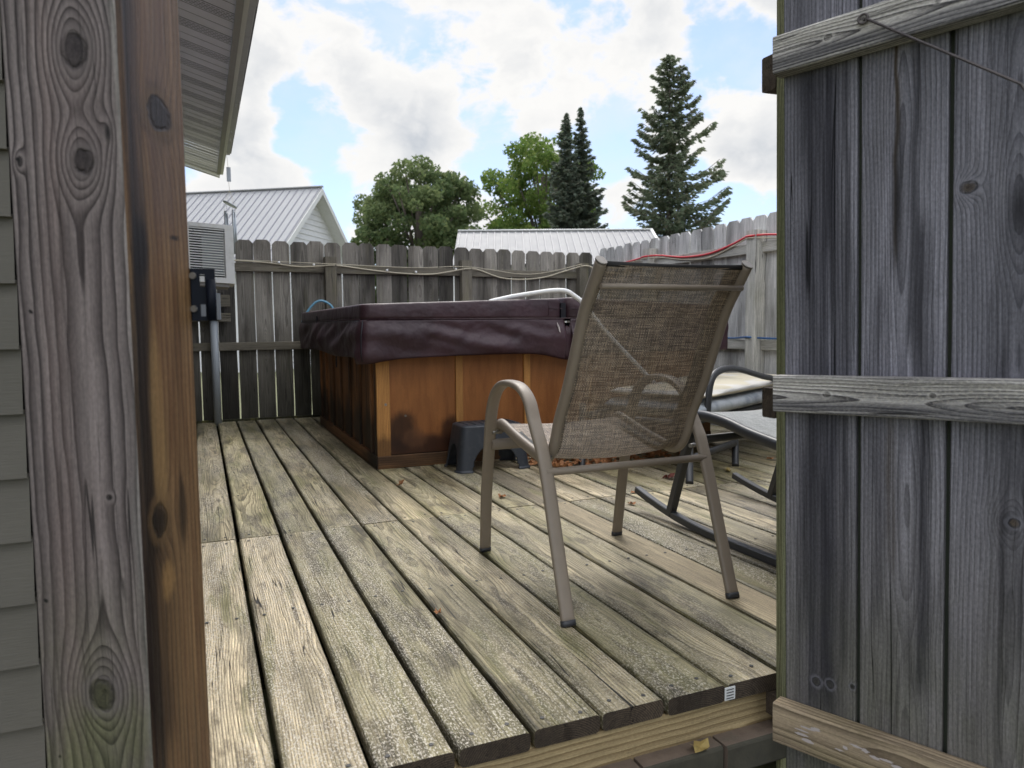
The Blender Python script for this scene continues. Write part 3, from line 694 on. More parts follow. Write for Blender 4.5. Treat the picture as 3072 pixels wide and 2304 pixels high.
# ------------------------------------------------------------------ gate
G0 = Vector((1.0196, 1.0797, 0)); gd = Vector((.36325, -.93169, 0)); gn = Vector((.93169, .36325, 0))
gt = thing('gate', 'open wooden board gate with grey rails and a rusty tension rod in the right foreground', 'gate', (G0.x, G0.y, -.17))
gt.location += gd*.0215      # the old gate leans a little
_tilt = Matrix.Rotation(.025, 3, gn); _chk = _tilt @ Z
if _chk.dot(gd) > 0: _tilt = Matrix.Rotation(-.025, 3, gn)
gt.rotation_euler = _tilt.to_euler()
GT0 = gt.matrix_world.copy()
def gl(t_, n_, z): return Vector((G0+gd*t_+gn*n_+Z*z))-Vector((G0.x, G0.y, -.17)) if True else rel(gt, [G0+gd*t_+gn*n_+Z*z])[0]
bx_ = [0, .1395, .281, .423, .564, .706, .848]
mats = ['gate1', 'gate2', 'gate3', 'gate4', 'gate4', 'gate4']
for i in range(6):
    mb = MB(); a = bx_[i+1]-bx_[i]-.008; rn = (rng.random(), rng.random(), .5)
    # use absolute z in the pattern coordinates
    V0 = len(mb.v); mb.plank(gl(bx_[i]+.0005, 0, -.15), gd, gn, Z, a, .019, 1.66, .0022, rn)
    mb.pc = [(p[0], p[1], p[2]-.15) for p in mb.pc]
    L0 = len(mb.v); mb.box(gl(bx_[i]+a-.002, .012, -.148), .016, .005, 1.65, mi=1, A=gd, B=gn, C=Z)
    if i == 0:   # mossy cut edge on the outer side
        for fi, f in enumerate(mb.f):
            if all(mb.pc[q][0] < .003 for q in f): mb.mi[fi] = 1
    mb.build('board', [M[mats[i]], M['gate_joint']], gt)
for i, (za, zb_, mm) in enumerate(((1.190, 1.258, 'gate_rail'), (.573, .641, 'gate_rail'), (-.068, .010, 'gate_rail_low'))):
    mb = MB(); mb.plank(gl((-.002, -.004, -.007)[i], -.038, za), Z, gn, gd, zb_-za, .0375, .90, .0045, (.2+.3*i, .3+.2*i, .5), segs=10, wav=.0012)
    r_ = mb.build('rail', M[mm], gt)
for (tt, zz_) in ((.05, -.02), (.062, -.012), (.075, -.008), (.05, -.028), (.06, -.036), (.13, -.022), (.12, -.03), (.15, -.012), (.165, -.014), (.18, -.02), (.2, -.018), (.215, -.022)):
    mb = MB(); n = 12; V = []; cr, ch = rng.uniform(.004, .011), rng.uniform(.0015, .0035)
    for q in range(n):
        an = 2*math.pi*q/n; rr = 1+rng.uniform(-.35, .3); V.append(gl(tt+math.cos(an)*cr*rr*1.3, -.0388, zz_-.004+math.sin(an)*ch*rr))
    mb.add(V, [tuple(range(n))])
    mb.build('paint_flake', M['foam_edge'], gt)
# eye screw and rod
ey = gl(.158, -.043, 1.236); mb = MB(); ring = [ey+gd*(.0075*math.cos(a))+Z*(.0075*math.sin(a)) for a in np.linspace(0, 2*math.pi, 17)]
mb.sweep(ring, .0045, n=8, caps=False); mb.sweep([ey+Vector(gn)*-.001, ey+Vector(gn)*.01], .005, n=8); mb.build('eye_screw', M['rust'], gt)
mb = MB(); mb.sweep([ey+gd*.007-gn*.001-Z*.003, gl(.38, -.045, 1.072), gl(.86, -.045, .10)], .0046, n=8); mb.build('tension_rod', M['rust'], gt)

# front fence section that the gate hangs from: seen end on, just left of the gate
ff = thing('privacy_fence', 'end of a short fence section with a mossy green picket edge, right behind the gate', 'fence', (2.2, 1.14, 0))
ff.location.x += .014; ff.rotation_euler = (0, -.025, 0)
def FF(x, y, z): return Vector((x-2.2, y-1.14, z))
x = 1.064
while x < 3.45:
    mb = MB(); mb.plank(FF(x, 1.128, -.35), X, Y, Z, .136, .017, 1.90, .002)
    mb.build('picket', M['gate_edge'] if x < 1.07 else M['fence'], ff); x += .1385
for za, zb_ in ((1.222, 1.289), (.574, .635), (-.060, -.012)):
    mb = MB(); mb.plank(FF(1.064, 1.1465, za), Z, Y, X, zb_-za, .038, 2.35, .004); mb.build('rail', M['endgrain'], ff)

# ------------------------------------------------------------------ hot tub
TX0, TX1, TY0, TY1 = .822, 2.93, 3.72, 5.66
tub = thing('hot_tub', 'square hot tub in an orange brown wooden cabinet under a maroon cover', 'hot tub', (1.87, 4.69, 0))
def T_(x, y, z): return rel(tub, [(x, y, z)])[0]
# front face panels
bat = [(.822, .892), (1.252, 1.292), (1.652, 1.690), (2.06, 2.10), (2.47, 2.51), (2.865, 2.93)]
for i in range(5):
    mb = MB(); a0, a1 = bat[i][1], bat[i+1][0]
    mb.plank(T_(a0, TY0+.012, .07), X, Y, Z, a1-a0, .016, .66, .001, (rng.random(), rng.random(), .5)); mb.build('panel', M['tub_panel_stained' if i in (0, 3) else 'tub_panel'], tub)
for a0, a1 in bat:
    mb = MB(); mb.plank(T_(a0, TY0, .066), X, Y, Z, a1-a0, .018, .66, .002); mb.build('batten', M['tub_batten'], tub)
mb = MB(); mb.plank(T_(TX0, TY0-.004, .0), Z, Y, X, .066, .024, TX1-TX0, .003); mb.build('base_board', M['tub_base'], tub)
# left side
ys = [3.745, 3.86, 4.16, 4.46, 4.76, 5.06, 5.36, 5.60]
for i in range(7):
    mb = MB(); mb.plank(T_(TX0+.012, ys[i]+.03, .066), Y, X, Z, ys[i+1]-ys[i]-.03, .016, .66, .001); mb.build('panel', M['tub_side'], tub)
for i in range(8):
    mb = MB(); mb.plank(T_(TX0-.001, ys[i], .066), Y, X, Z, .034, .018, .66, .002); mb.build('batten', M['tub_side'], tub)
mb = MB(); mb.plank(T_(TX0-.006, TY0, 0), Z, X, Y, .066, .024, TY1-TY0, .003); mb.build('base_board', M['tub_side'], tub)
mb = MB(); mb.box(T_(TX0+.03, TY0+.03, .01), TX1-TX0-.03, TY1-TY0-.03, .74); mb.build('tub_shell', M['vinyl_dark'], tub)
mb = MB(); disc(mb, T_(.868, TY0-.0005, .335), .007, -Y, 10, .003); mb.build('screw_head', M['bolt'], tub)
mb = MB(); disc(mb, T_(.975, TY0+.0115, .27), .006, -Y, 10, .003); mb.build('screw_head', M['cap'], tub)
# cover: two tapered halves folding on a centre seam along Y
cv = thing('hot_tub_cover', 'maroon vinyl hot tub cover with a wrinkled skirt lying over the tub', 'cover', (1.85, 4.69, .77))
CXL, CXM, CXR, CYF, CYB = .738, 1.872, 2.99, 3.655, 5.98
def C_(x, y, z): return rel(cv, [(x, y, z)])[0]
def lid(xa, xb_, za, zb_):
    # rounded tapered slab
    n = 26; rows = []; m_ = 14
    V, F = [], []
    def ringpts(inset, z_a, z_b):
        pts = []; rc = .05
        cs = [(xa+rc, CYF+rc, math.pi, 1.5*math.pi), (xb_-rc, CYF+rc, 1.5*math.pi, 2*math.pi), (xb_-rc, CYB-rc, 0, .5*math.pi), (xa+rc, CYB-rc, .5*math.pi, math.pi)]
        for cx, cy, a0, a1 in cs:
            for q in range(5):
                an = a0+(a1-a0)*q/4; px, py = cx+(rc-inset)*math.cos(an), cy+(rc-inset)*math.sin(an)
                f = (px-xa)/(xb_-xa); pts.append((px, py, z_a+(z_b-z_a)*f))
            # intermediate points on the edges
        return pts
    levels = [(.0, .772, .772), (-.001, .79, .79), (0, za-.012, zb_-.012), (.004, za-.004, zb_-.004), (.016, za, zb_)]
    R_ = [ringpts(*l) for l in levels]; k = len(R_[0])
    mbx = MB()
    for r_ in R_: V += [C_(*p) for p in r_]
    for i in range(len(R_)-1):
        for j in range(k): F.append((i*k+j, i*k+(j+1) % k, (i+1)*k+(j+1) % k, (i+1)*k+j))
    F.append(tuple((len(R_)-1)*k+j for j in range(k))); F.append(tuple(range(k-1, -1, -1)))
    mbx.add(V, F, None, (0, 0, 0), 0, True); return mbx
l1 = lid(CXL, CXM-.012, .850, .886).build('lid_half', M['vinyl'], cv)
l2 = lid(CXM+.018, CXR, .892, .850).build('lid_half', M['vinyl'], cv)
mb = MB(); mb.box(C_(CXM-.012, CYF+.02, .775), .03, 1.9, .085); mb.build('hinge_gap', M['vinyl_dark'], cv)
mb = MB(); mb.sweep([C_(CXL+.010, CYF+.002, .77), C_(CXL-.004, CYF-.012, .69), C_(CXL-.006, CYF-.014, .60), C_(CXL+.002, CYF-.006, .562)], .007, n=6); mb.build('corner_seam', M['vinyl_dark'], cv)
# welt lines and sewn patches at the hinge
mb = MB()
for xa, xb_ in ((CXM-.10, CXM-.014), (CXM+.022, CXM+.13)):
    mb.sweep([C_(xa, CYF-.001, .828), C_(xb_, CYF-.001, .828)], .005, n=6); mb.sweep([C_(xa, CYF-.0005, .79), C_(xa, CYF-.0005, .875)] if xa < CXM else [C_(xb_, CYF-.0005, .79), C_(xb_, CYF-.0005, .875)], .004, n=6)
mb.sweep([C_(CXL+.03, CYF-.002, .774), C_(CXR-.03, CYF-.002, .774)], .006, n=6)
mb.sweep([C_(CXL-.002, CYF+.03, .774), C_(CXL-.002, CYB-.03, .774)], .006, n=6)
mb.build('piping', M['vinyl'], cv)
# skirt front: hangs with folds; lower hem wavy, dips at the hinge
def skirt(path, zt, zbf, amp, name, nrm):
    rows = []
    N_ = len(path); nz = 18
    for i, (px, py) in enumerate(path):
        colv = []
        s_ = i/(N_-1)
        zb_ = zbf(px, py)
        for j in range(nz+1):
            f = j/nz; z = zt+(zb_-zt)*f
            q = Vector((px, py, z))
            # diagonal swags + fine wrinkles
            w_ = mnoise.noise(Vector((px*2.6+py*2.6+(1-f)*1.3, f*.9, 3)))*.050+mnoise.noise(Vector((px*6+py*6-f*2.2, f*1.8, 8)))*.020+mnoise.noise(Vector((px*17+py*17+f*3, f*4, 1)))*.004
            bul = math.sin(f*math.pi*.9)*.012+f*.006
            d = (bul+w_*(math.sin(min(f, 1)*math.pi)**.8*.85+.12*f)*amp)
            colv.append(C_(*(q+nrm(px, py)*max(d, -.012))))
        rows.append(colv)
    return grid_mesh(name, rows, None, M['vinyl'], cv, thick=.003)
rc = .05; path = [(CXL, CYB-(CYB-CYF-rc)*i/80) for i in range(81)]+[(CXL+rc-rc*math.cos(a), CYF+rc-rc*math.sin(a)) for a in np.linspace(.1, math.pi/2-.1, 9)]+[(CXL+rc+(1.868-CXL-rc)*i/80, CYF) for i in range(81)]
def nfun(x, y):
    if y > CYF+rc: return Vector((-1, 0, 0))
    if x > CXL+rc: return Vector((0, -1, 0))
    return Vector((x-CXL-rc, y-CYF-rc, 0)).normalized()
def zhem(x, y):
    if y > CYF+rc: return .577+.008*math.sin(y*4)-.018*math.exp(-((y-CYF)/.12)**2)
    return .572+.012*math.sin((x-.9)*2.6)-.035*math.exp(-((x-1.90)/.14)**2)-.018*math.exp(-((x-CXL)/.12)**2)
skirt(path, .771, zhem, 1, 'skirt', nfun)
fp2 = [(1.905+(CXR-1.905)*i/70, CYF-.004*math.exp(-(i/8)**2)) for i in range(71)]
def zfront2(x, y): return .577-.035*math.exp(-((x-1.90)/.10)**2)
# torn corner at the hinge: right skirt starts lower
rows = []
skirt(fp2, .771, zfront2, .8, 'skirt', lambda x, y: Vector((0, -1, 0)))
rows = []
for i in range(9):
    f = i/8; x = 1.872+.040*f
    zt_ = .735-.02*abs(f-.3)*2 if f < .5 else .72+.05*(f-.5)*2
    rows.append([C_(x, CYF-.004-.01*math.sin(k/6*3.1), .545+(zt_-.545)*k/6-.0) for k in range(7)])
grid_mesh('skirt_patch', rows, None, M['vinyl'], cv, thick=.003)
mb = MB(); mb.add([C_(1.812, CYF-.022, .755), C_(1.822, CYF-.03, .705), C_(1.858, CYF-.018, .665), C_(1.872, CYF-.012, .64), C_(1.835, CYF-.02, .715), C_(1.822, CYF-.018, .745)], [(0, 1, 2, 3, 4, 5)]); mb.build('torn_flap', M['foam_edge'], cv)
# small strap with buckle on left lid edge
mb = MB(); mb.box(C_(CXL-.006, 5.1, .76), .004, .03, .05); mb.box(C_(CXL-.009, 4.35, .50), .004, .025, .10); mb.build('strap', M['black_steel'], cv)
# cover lifter arm: white tube crossing the cover
mb = MB()
mb.sweep(smooth_path([(1.46, 3.75, .866), (1.58, 3.72, .893), (1.70, 3.66, .913), (1.78, 3.62, .924), (1.85, 3.60, .922), (1.90, 3.60, .898), (1.97, 3.60, .845), (2.10, 3.60, .70), (2.25, 3.60, .56), (2.42, 3.60, .40), (2.55, 3.62, .28), (2.62, 3.64, .16)], 8), .026, n=12)
cl = mb.build('cover_lifter', M['white_metal']); tag(cl, 'white bent tube of the cover lifter crossing the top edge of the maroon cover', 'cover lifter')
# pale blue loop at the far left of the tub
mb = MB()
mb.sweep(smooth_path([(.80, 6.09, .66), (.765, 6.08, .70), (.76, 6.07, .78), (.80, 6.07, .86), (.86, 6.06, .93), (.92, 6.05, .945), (.99, 6.05, .90), (1.02, 6.04, .80)], 8), .018, n=8)
tag(mb.build('hose', M['hose']), 'pale blue tube loop sticking up behind the left edge of the hot tub', 'hose')
# white elbow on the floor by the tub end
mb = MB()
mb.sweep(smooth_path([(3.05, 3.62, .03), (3.12, 3.66, .045), (3.20, 3.70, .045), (3.25, 3.72, .025)], 6), .045, n=12)
tag(mb.build('pipe_elbow', M['vinyl_white']), 'small white plastic pipe elbow on the deck beside the right end of the tub', 'pipe')

# ------------------------------------------------------------------ step stool
ss = thing('step_stool', 'dark grey plastic step stool with arched sides in front of the tub panels', 'step stool', (1.36, 3.55, 0))
def stool():
    # outer body: box with rounded corners and taper, arches cut on each side
    W0, W1, D0, D1, H = .40, .33, .27, .20, .235
    n = 96; V, F, keep = [], [], []
    nz = 22
    n = 240; nz = 64
    def outline(f, tz):
        w_ = W0+(W1-W0)*tz; d_ = D0+(D1-D0)*tz; rc = .045
        per = 2*(w_+d_); s_ = f*per
        # superellipse outline param by angle for evenness
        an = f*2*math.pi-math.pi*.75
        ca, sa = math.cos(an), math.sin(an); p = 7
        rr = (abs(ca)**p+abs(sa)**p)**(-1/p)
        return (ca*rr*w_/2, sa*rr*d_/2)
    for j in range(nz+1):
        z = H*j/nz; tz = z/H
        if j == nz: sh = .90
        elif j == nz-1: sh = .965
        else: sh = 1
        if tz < .035: sh = 1.035
        for i in range(n):
            px, py = outline(i/n, tz); V.append(Vector((px*sh, py*sh, z if j < nz else H)))
    mb = MB()
    for j in range(nz):
        for i in range(n):
            a = j*n+i; b_ = j*n+(i+1) % n; c_ = V[a].lerp(V[j*n+n+(i+1) % n], .5)
            hole = False
            if abs(c_.y) > .09 and abs(c_.x) < .125 and c_.z < .135*math.sqrt(max(0, 1-(c_.x/.125)**2))+.004: hole = True
            if abs(c_.x) > .14 and abs(c_.y) < .075 and c_.z < .13*math.sqrt(max(0, 1-(c_.y/.075)**2))+.004: hole = True
            if not hole: F.append((a, b_, b_+n, a+n))
    F.append(tuple(nz*n+i for i in range(n)))
    mb.add(V, F, None, (0, 0, 0), 0, True)
    o = mb.build('body', M['stool'], ss); so_ = o.modifiers.new('s', 'SOLIDIFY'); so_.thickness = .006; so_.offset = -1
    mb = MB()
    for q in range(7): mb.sweep([Vector((-.13+q*.043, -.07, .2352)), Vector((-.13+q*.043, .07, .2352))], .008, .005, n=6)
    mb.build('tread_rib', M['stool'], ss)
stool()

# ------------------------------------------------------------------ sling chair (foreground)
ch = thing('patio_chair', 'taupe metal sling chair with see-through tan mesh back standing in the middle of the deck', 'chair', (1.06, 1.85, 0))
def K(p): return rel(ch, [p])[0]
def KP(l): return rel(ch, l)
armL = [(.836, 2.208, .003), (.822, 2.155, .20), (.812, 2.10, .36), (.806, 2.062, .47), (.804, 2.02, .535), (.803, 1.96, .568), (.803, 1.89, .575), (.803, 1.825, .566), (.803, 1.775, .535), (.803, 1.742, .480), (.803, 1.70, .42), (.803, 1.668, .35), (.803, 1.615, .19), (.805, 1.556, .003)]
armR = [(1.322, 2.185, .003), (1.315, 2.14, .20), (1.308, 2.10, .36), (1.306, 2.062, .47), (1.304, 2.02, .535), (1.303, 1.96, .568), (1.303, 1.89, .575), (1.303, 1.825, .566), (1.303, 1.775, .535), (1.303, 1.742, .480), (1.303, 1.70, .42), (1.300, 1.668, .35), (1.298, 1.61, .19), (1.294, 1.54, .003)]
for P_ in (armL, armR):
    mb = MB(); sp_ = smooth_path(P_[:3], 6)[:-1]+smooth_path(P_[2:11], 8)[:-1]+smooth_path(P_[10:], 6)
    mb.sweep(KP(sp_), .036, .019, side=X, n=20, sq=3.6); leg = mb.build('arm_and_legs', M['frame_tan'], ch)
    for e, f in ((0, 1), (-1, -2)):
        mb = MB(); p0 = Vector(P_[e]); d = (Vector(P_[f])-p0).normalized(); mb.sweep(KP([p0-d*.002, p0+d*.012]), .039, .022, side=X, n=16, sq=3.2); mb.build('foot_cap', M['frame_grey'], leg)
side = [(2.105, .405), (2.10, .425), (2.075, .436), (2.03, .428), (1.95, .408), (1.86, .390), (1.80, .380), (1.765, .380), (1.735, .395), (1.712, .425), (1.685, .49), (1.64, .57), (1.60, .655), (1.55, .765), (1.505, .83), (1.468, .882)]
sidep = [(y, z) for (y, z) in side]
def spath(x): return smooth_path([(x, y, z) for y, z in sidep], 5)
for xx in (.845, 1.262):
    mb = MB(); mb.sweep(KP(spath(xx)), .024, .032, side=X, n=14, sq=2.4); fr = mb.build('side_rail', M['frame_tan'], ch)
    mb = MB(); q = spath(xx); d = (q[-1]-q[-2]).normalized(); mb.sweep(KP([q[-1]-d*.001, q[-1]+d*.004]), .025, .034, side=X, n=14, sq=2.4); mb.build('end_cap', M['cap'], fr)
for (x_a, x_b) in ((.812, .836), (1.272, 1.294)):
    for yy, zz_ in ((1.705, .392), (2.075, .412)):
        mb = MB(); mb.sweep(KP([(x_a, yy, zz_), (x_b, yy+.008, zz_)]), .012, n=8); mb.build('bolt', M['bolt'], ch)
mb = MB(); mb.sweep(KP([(.80, 1.672, .362), (1.30, 1.672, .362)]), .020, n=12); mb.build('rear_crossbar', M['frame_tan'], ch)
mb = MB(); mb.sweep(KP([(.815, 2.085, .372), (1.30, 2.085, .372)]), .034, .016, side=Z, n=12, sq=3); mb.build('front_crossbar', M['frame_tan'], ch)
mb = MB(); mb.sweep(KP([(.85, 1.478, .826), (1.256, 1.478, .826)]), .014, n=10); mb.build('back_crossbar', M['frame_tan'], ch)
# sling
sp = spath(0); n_ = len(sp); L = [0]
for i in range(1, n_): L.append(L[-1]+(sp[i]-sp[i-1]).length)
rows, uvs = [], []; nx = 15
for i in range(0, n_-1):
    row, uvr = [], []
    t_ = (sp[min(i+1, n_-1)]-sp[max(i-1, 0)]).normalized(); nn = Vector((0, -t_.z, t_.y))
    for j in range(nx):
        f = j/(nx-1); x = .856+(1.251-.856)*f
        s_ = L[i]/L[-1]; sag = .014*math.sin(math.pi*f)*(1-abs(s_-.35)*1.2 if s_ < .9 else .35)
        row.append(K(Vector((x, sp[i].y, sp[i].z))+nn*sag)); uvr.append((x-.85, L[i]))
    rows.append(row); uvs.append(uvr)
slg = grid_mesh('sling', rows, uvs, M['sling_tan'], ch)
for (xa, xb_) in ((.855, .871), (1.210, 1.252)):
    rows, uvs = [], []
    for i in range(18, n_-1):
        t_ = (sp[min(i+1, n_-1)]-sp[max(i-1, 0)]).normalized(); nn = Vector((0, -t_.z, t_.y)); rows.append([K(Vector((x, sp[i].y, sp[i].z))-nn*(.0035 if x in (xa,) and xa < 1 or x == xb_ and xa > 1 else .006)) for x in (xa, xb_)]); uvs.append([(x, L[i]) for x in (xa, xb_)])
    grid_mesh('edge_binding', rows, uvs, M['sling_dark'], slg, thick=.001)
mb = MB(); e_ = sp[-2]; mb.sweep(KP([(.856, e_.y, e_.z+.002), (1.05, e_.y+.004, e_.z-.001), (1.252, e_.y, e_.z+.002)]), .004, .013, side=Y, n=8); mb.build('top_hem', M['sling_dark'], slg)

# ------------------------------------------------------------------ rocking chair (grey), at the right
rk = thing('rocking_chair', 'charcoal metal rocking chair with grey mesh seat on curved runners beside the gate', 'rocking chair', (1.86, 1.95, 0))
def KR(l): return rel(rk, l)
for xx, dy in ((1.59, 0), (2.12, .055)):
    pr = [(2.47, .078), (2.38, .058), (2.24, .034), (2.10, .020), (1.95, .014), (1.75, .0135), (1.55, .018), (1.35, .034), (1.2, .055)]
    mb = MB(); mb.sweep(KR(smooth_path([(xx, y+dy, z) for y, z in pr], 5)), .026, .026, side=X, n=12, sq=6); mb.build('runner', M['frame_grey'], rk)
    mb = MB(); mb.sweep(KR([(xx, 2.245+dy, .03), (xx, 2.165+dy, .25), (xx, 2.11+dy, .405)]), .03, .03, side=X, n=12, sq=6); mb.build('leg', M['frame_grey'], rk)
    mb = MB(); mb.sweep(KR([(xx, 1.35+dy, .04), (xx, 1.47+dy, .25), (xx, 1.52+dy, .37)]), .03, .03, side=X, n=12, sq=6); mb.build('leg', M['frame_grey'], rk)
    rl = [(2.13, .365), (2.13, .395), (2.10, .416), (2.03, .420), (1.93, .410), (1.83, .390), (1.70, .372), (1.56, .358), (1.50, .37), (1.44, .43), (1.36, .58), (1.27, .78)]
    mb = MB(); mb.sweep(KR(smooth_path([(xx, y+dy, z) for y, z in rl], 5)), .03, .036, side=X, n=12, sq=3); mb.build('side_rail', M['frame_grey'], rk)
for (y, z, wd) in ((2.10, .33, .03), (1.55, .31, .03), (1.30, .72, .02)):
    mb = MB(); mb.sweep(KR([(1.59, y, z), (2.12, y+.055, z)]), wd, n=10); mb.build('crossbar', M['frame_grey'], rk)
rp = smooth_path([(0, y, z) for y, z in rl[1:]], 5); L2 = [0]
for i in range(1, len(rp)): L2.append(L2[-1]+(rp[i]-rp[i-1]).length)
rows = [[rel(rk, [(1.59+.53*j/10, rp[i].y+.055*j/10, rp[i].z+.012-.012*math.sin(math.pi*j/10))])[0] for j in range(11)] for i in range(len(rp))]
uvs = [[(.53*j/10, L2[i]) for j in range(11)] for i in range(len(rp))]
grid_mesh('sling', rows, uvs, M['sling_grey'], rk, thick=.002)

# ------------------------------------------------------------------ low lounge chair with cushions behind the rocker
q1 = Vector((2.055, 2.754, 0)); q2 = Vector((2.526, 3.0, 0)); qd = (q2-q1).normalized(); qn = Vector((-qd.y, qd.x, 0)); qw = .56
lc = thing('lounge_chair', 'low charcoal lounge chair with round legs and a curved armrest, cushions stacked on its seat', 'lounge chair', q1)
def KQ(a, d, z): return rel(lc, [q1+qd*a+qn*d+Z*z])[0]
for a, d in ((0, 0), (.531, 0), (0, .6), (1.02, .62)):
    mb = MB(); mb.sweep([KQ(a, d, .0), KQ(a+.02, d+.01, .012), KQ(a+.07, d+.04, .33)], .036, n=12); mb.build('leg', M['frame_grey'], lc)
mb = MB(); mb.sweep([KQ(.02, .01, .112), KQ(.55, .01, .122)], .020, .034, side=qn, n=10, sq=4); mb.build('stretcher', M['frame_grey'], lc)
mb = MB()
for (a0, d0, a1, d1) in ((.03, .03, 1.1, .03), (.03, .6, 1.1, .6), (.03, .03, .03, .6), (1.1, .03, 1.1, .6)): mb.sweep([KQ(a0, d0, .275), KQ(a1, d1, .275)], .03, n=8)
mb.build('seat_frame', M['frame_grey'], lc)
mb = MB(); mb.sweep([KQ(a, d, z) for a, d, z in [(p[0], p[1], p[2]) for p in smooth_path([(.18, .0, .30), (.20, 0, .42), (.24, 0, .482), (.32, 0, .508), (.46, 0, .512), (.60, 0, .495), (.88, 0, .447), (1.05, 0, .42), (1.1, 0, .36)], 6)]], .034, .022, side=None, n=12, sq=3); mb.build('armrest', M['frame_grey'], lc)
def cushion(name, mat, a0, a1, d0, d1, z0, z1, label, seed, puff=.012):
    rows = []; nu, nv = 30, 16
    me_v, F = [], []
    o = thing_obj = None
    P_ = []
    k = 40; prof = []
    mb = MB(); V = []
    nU, nT = 34, 24
    for i in range(nU+1):
        f = i/nU; a = a0+(a1-a0)*f
        edge = min(1, (min(f, 1-f)*nU/2.0))**.5 if 0 < f < 1 else .25
        for j in range(nT):
            an = 2*math.pi*j/nT; ca, sa = math.cos(an), math.sin(an); p = 3.2; rr = (abs(ca)**p+abs(sa)**p)**(-1/p)
            d = (d0+d1)/2+ca*rr*(d1-d0)/2*(.9+.1*edge); h = (z1-z0)/2*edge
            z = (z0+z1)/2+sa*rr*h+ (mnoise.noise(Vector((a*4+seed, d*5, sa)))*puff if sa > -.2 else 0)
            V.append(KQ(a, d, z))
    F = [(i*nT+j, i*nT+(j+1) % nT, (i+1)*nT+(j+1) % nT, (i+1)*nT+j) for i in range(nU) for j in range(nT)]
    F += [tuple(range(nT-1, -1, -1)), tuple(nU*nT+j for j in range(nT))]
    mw = lc.matrix_world; V = [mw @ v for v in V]
    mb.add(V, F, None, (0, 0, 0), 0, True); return tag(mb.build(name, mat), label, 'cushion')
cushion('seat_cushion', M['cushion'], .12, 1.62, -.01, .56, .278, .374, 'light grey blue seat cushion on the low chair, underneath the cream striped one', 2)
cushion('seat_cushion', M['blanket'], .14, 1.60, .0, .54, .368, .417, 'white and cream striped cushion lying on top of the grey blue cushion', 7, .02)

# ------------------------------------------------------------------ leaves
def leafshape(mb, c, r, rz, tilt, seed):
    rr = random.Random(seed); n = 11; V = [Vector((0, 0, 0))]
    for i in range(n):
        an = 2*math.pi*i/n; k = (1.0 if i % 2 == 0 else .55)*rr.uniform(.75, 1.1); V.append(Vector((math.cos(an)*r*k, math.sin(an)*r*k*.75, rr.uniform(-.1, .5)*r)))
    m_ = Matrix.Rotation(rz, 3, 'Z') @ Matrix.Rotation(tilt, 3, 'X')
    V = [m_ @ v+Vector(c) for v in V]; mn = min(v.z for v in V); V = [v-Z*(mn-c[2]) for v in V]
    mb.add(V, [(0, i+1, (i+1) % n+1) for i in range(n)])
lv = [((.827, 3.285), 'leaf_dry', 'curled brown leaf on the deck just in front of the tub corner', .035),
      ((1.165, 2.865), 'leaf_dry', 'brown leaf on the deck between the stool and the front left chair leg', .03),
      ((.533, 1.758), 'leaf_dry', 'tiny red brown leaf stuck in a board gap left of the chair', .016),
      ((2.032, 2.884), 'leaf_red', 'dark red leaf on the deck behind the right chair leg', .045),
      ((1.726, 2.707), 'leaf_dry', 'small crumpled brown leaf by the tip of the near rocker runner', .024),
      ((1.60, 2.53), 'leaf_dry', 'pale brown leaf at the board joint beside the runner tip', .024),
      ((2.393, 2.90), 'leaf_yellow', 'yellow brown leaf on the deck under the low lounge chair', .035),
      ((2.80, 3.05), 'leaf_dry', 'brown leaf on the deck right of the lounge chair leg', .03)]
for i, ((x, y), mk, lab, r) in enumerate(lv):
    mb = MB(); leafshape(mb, (x, y, .0035), r, rng.uniform(0, 6), rng.uniform(-.4, .4), i); tag(mb.build('fallen_leaf', M[mk]), lab, 'leaf', 'leaves scattered on the deck')
mb = MB(); leafshape(mb, (.885, 1.145, -.1075), .034, .4, .2, 44); tag(mb.build('fallen_leaf', M['leaf_yellow']), 'dry yellow leaf lying on the pavers under the deck edge', 'leaf', 'leaves scattered on the deck')
mb = MB()
for i in range(230):
    f = rng.random(); x = 1.62+f*.72+rng.gauss(0, .03); y = 3.64-rng.random()**1.3*.40; hh = rng.random()*.065*math.exp(-((f-.55)/.45)**2)
    leafshape(mb, (x, y, .003+hh), rng.uniform(.022, .045), rng.uniform(0, 6.3), rng.uniform(-1, 1), i+100)
tag(mb.build('leaf_litter', [M['leaf_dry']]), 'drift of dry brown leaves gathered against the foot of the tub', 'leaves', None, 'stuff')

# ------------------------------------------------------------------ house on the left
hs = thing('house', 'house at the left edge with grey green lap siding and a white vented soffit overhead', 'house', (-.26, 1.37, -.5))
def H_(x, y, z): return rel(hs, [(x, y, z)])[0]
HX = -.26
mb = MB()   # lap siding on the wall facing the viewer
e = .1018
for i in range(26):
    z = -.412+i*e
    mb.add([H_(-3, 1.352, z), H_(HX, 1.352, z), H_(HX, 1.366, z+e+.006), H_(-3, 1.366, z+e+.006), H_(-3, 1.372, z), H_(HX, 1.372, z)],
           [(0, 1, 2, 3), (0, 4, 5, 1)], None)
for i in range(26):  # side wall along the deck
    z = -.412+i*e
    mb.add([H_(HX+.014, 1.372, z), H_(HX+.014, 7.5, z), H_(HX, 7.5, z+e+.006), H_(HX, 1.372, z+e+.006), H_(HX-.01, 1.372, z), H_(HX-.01, 7.5, z)], [(0, 1, 2, 3), (0, 4, 5, 1)], None)
mb.build('wall', M['siding'], hs)
mb = MB(); mb.box(H_(-3, 1.40, -.5), 2.7, 6.1, 2.6); mb.build('wall_core', M['dark'], hs)
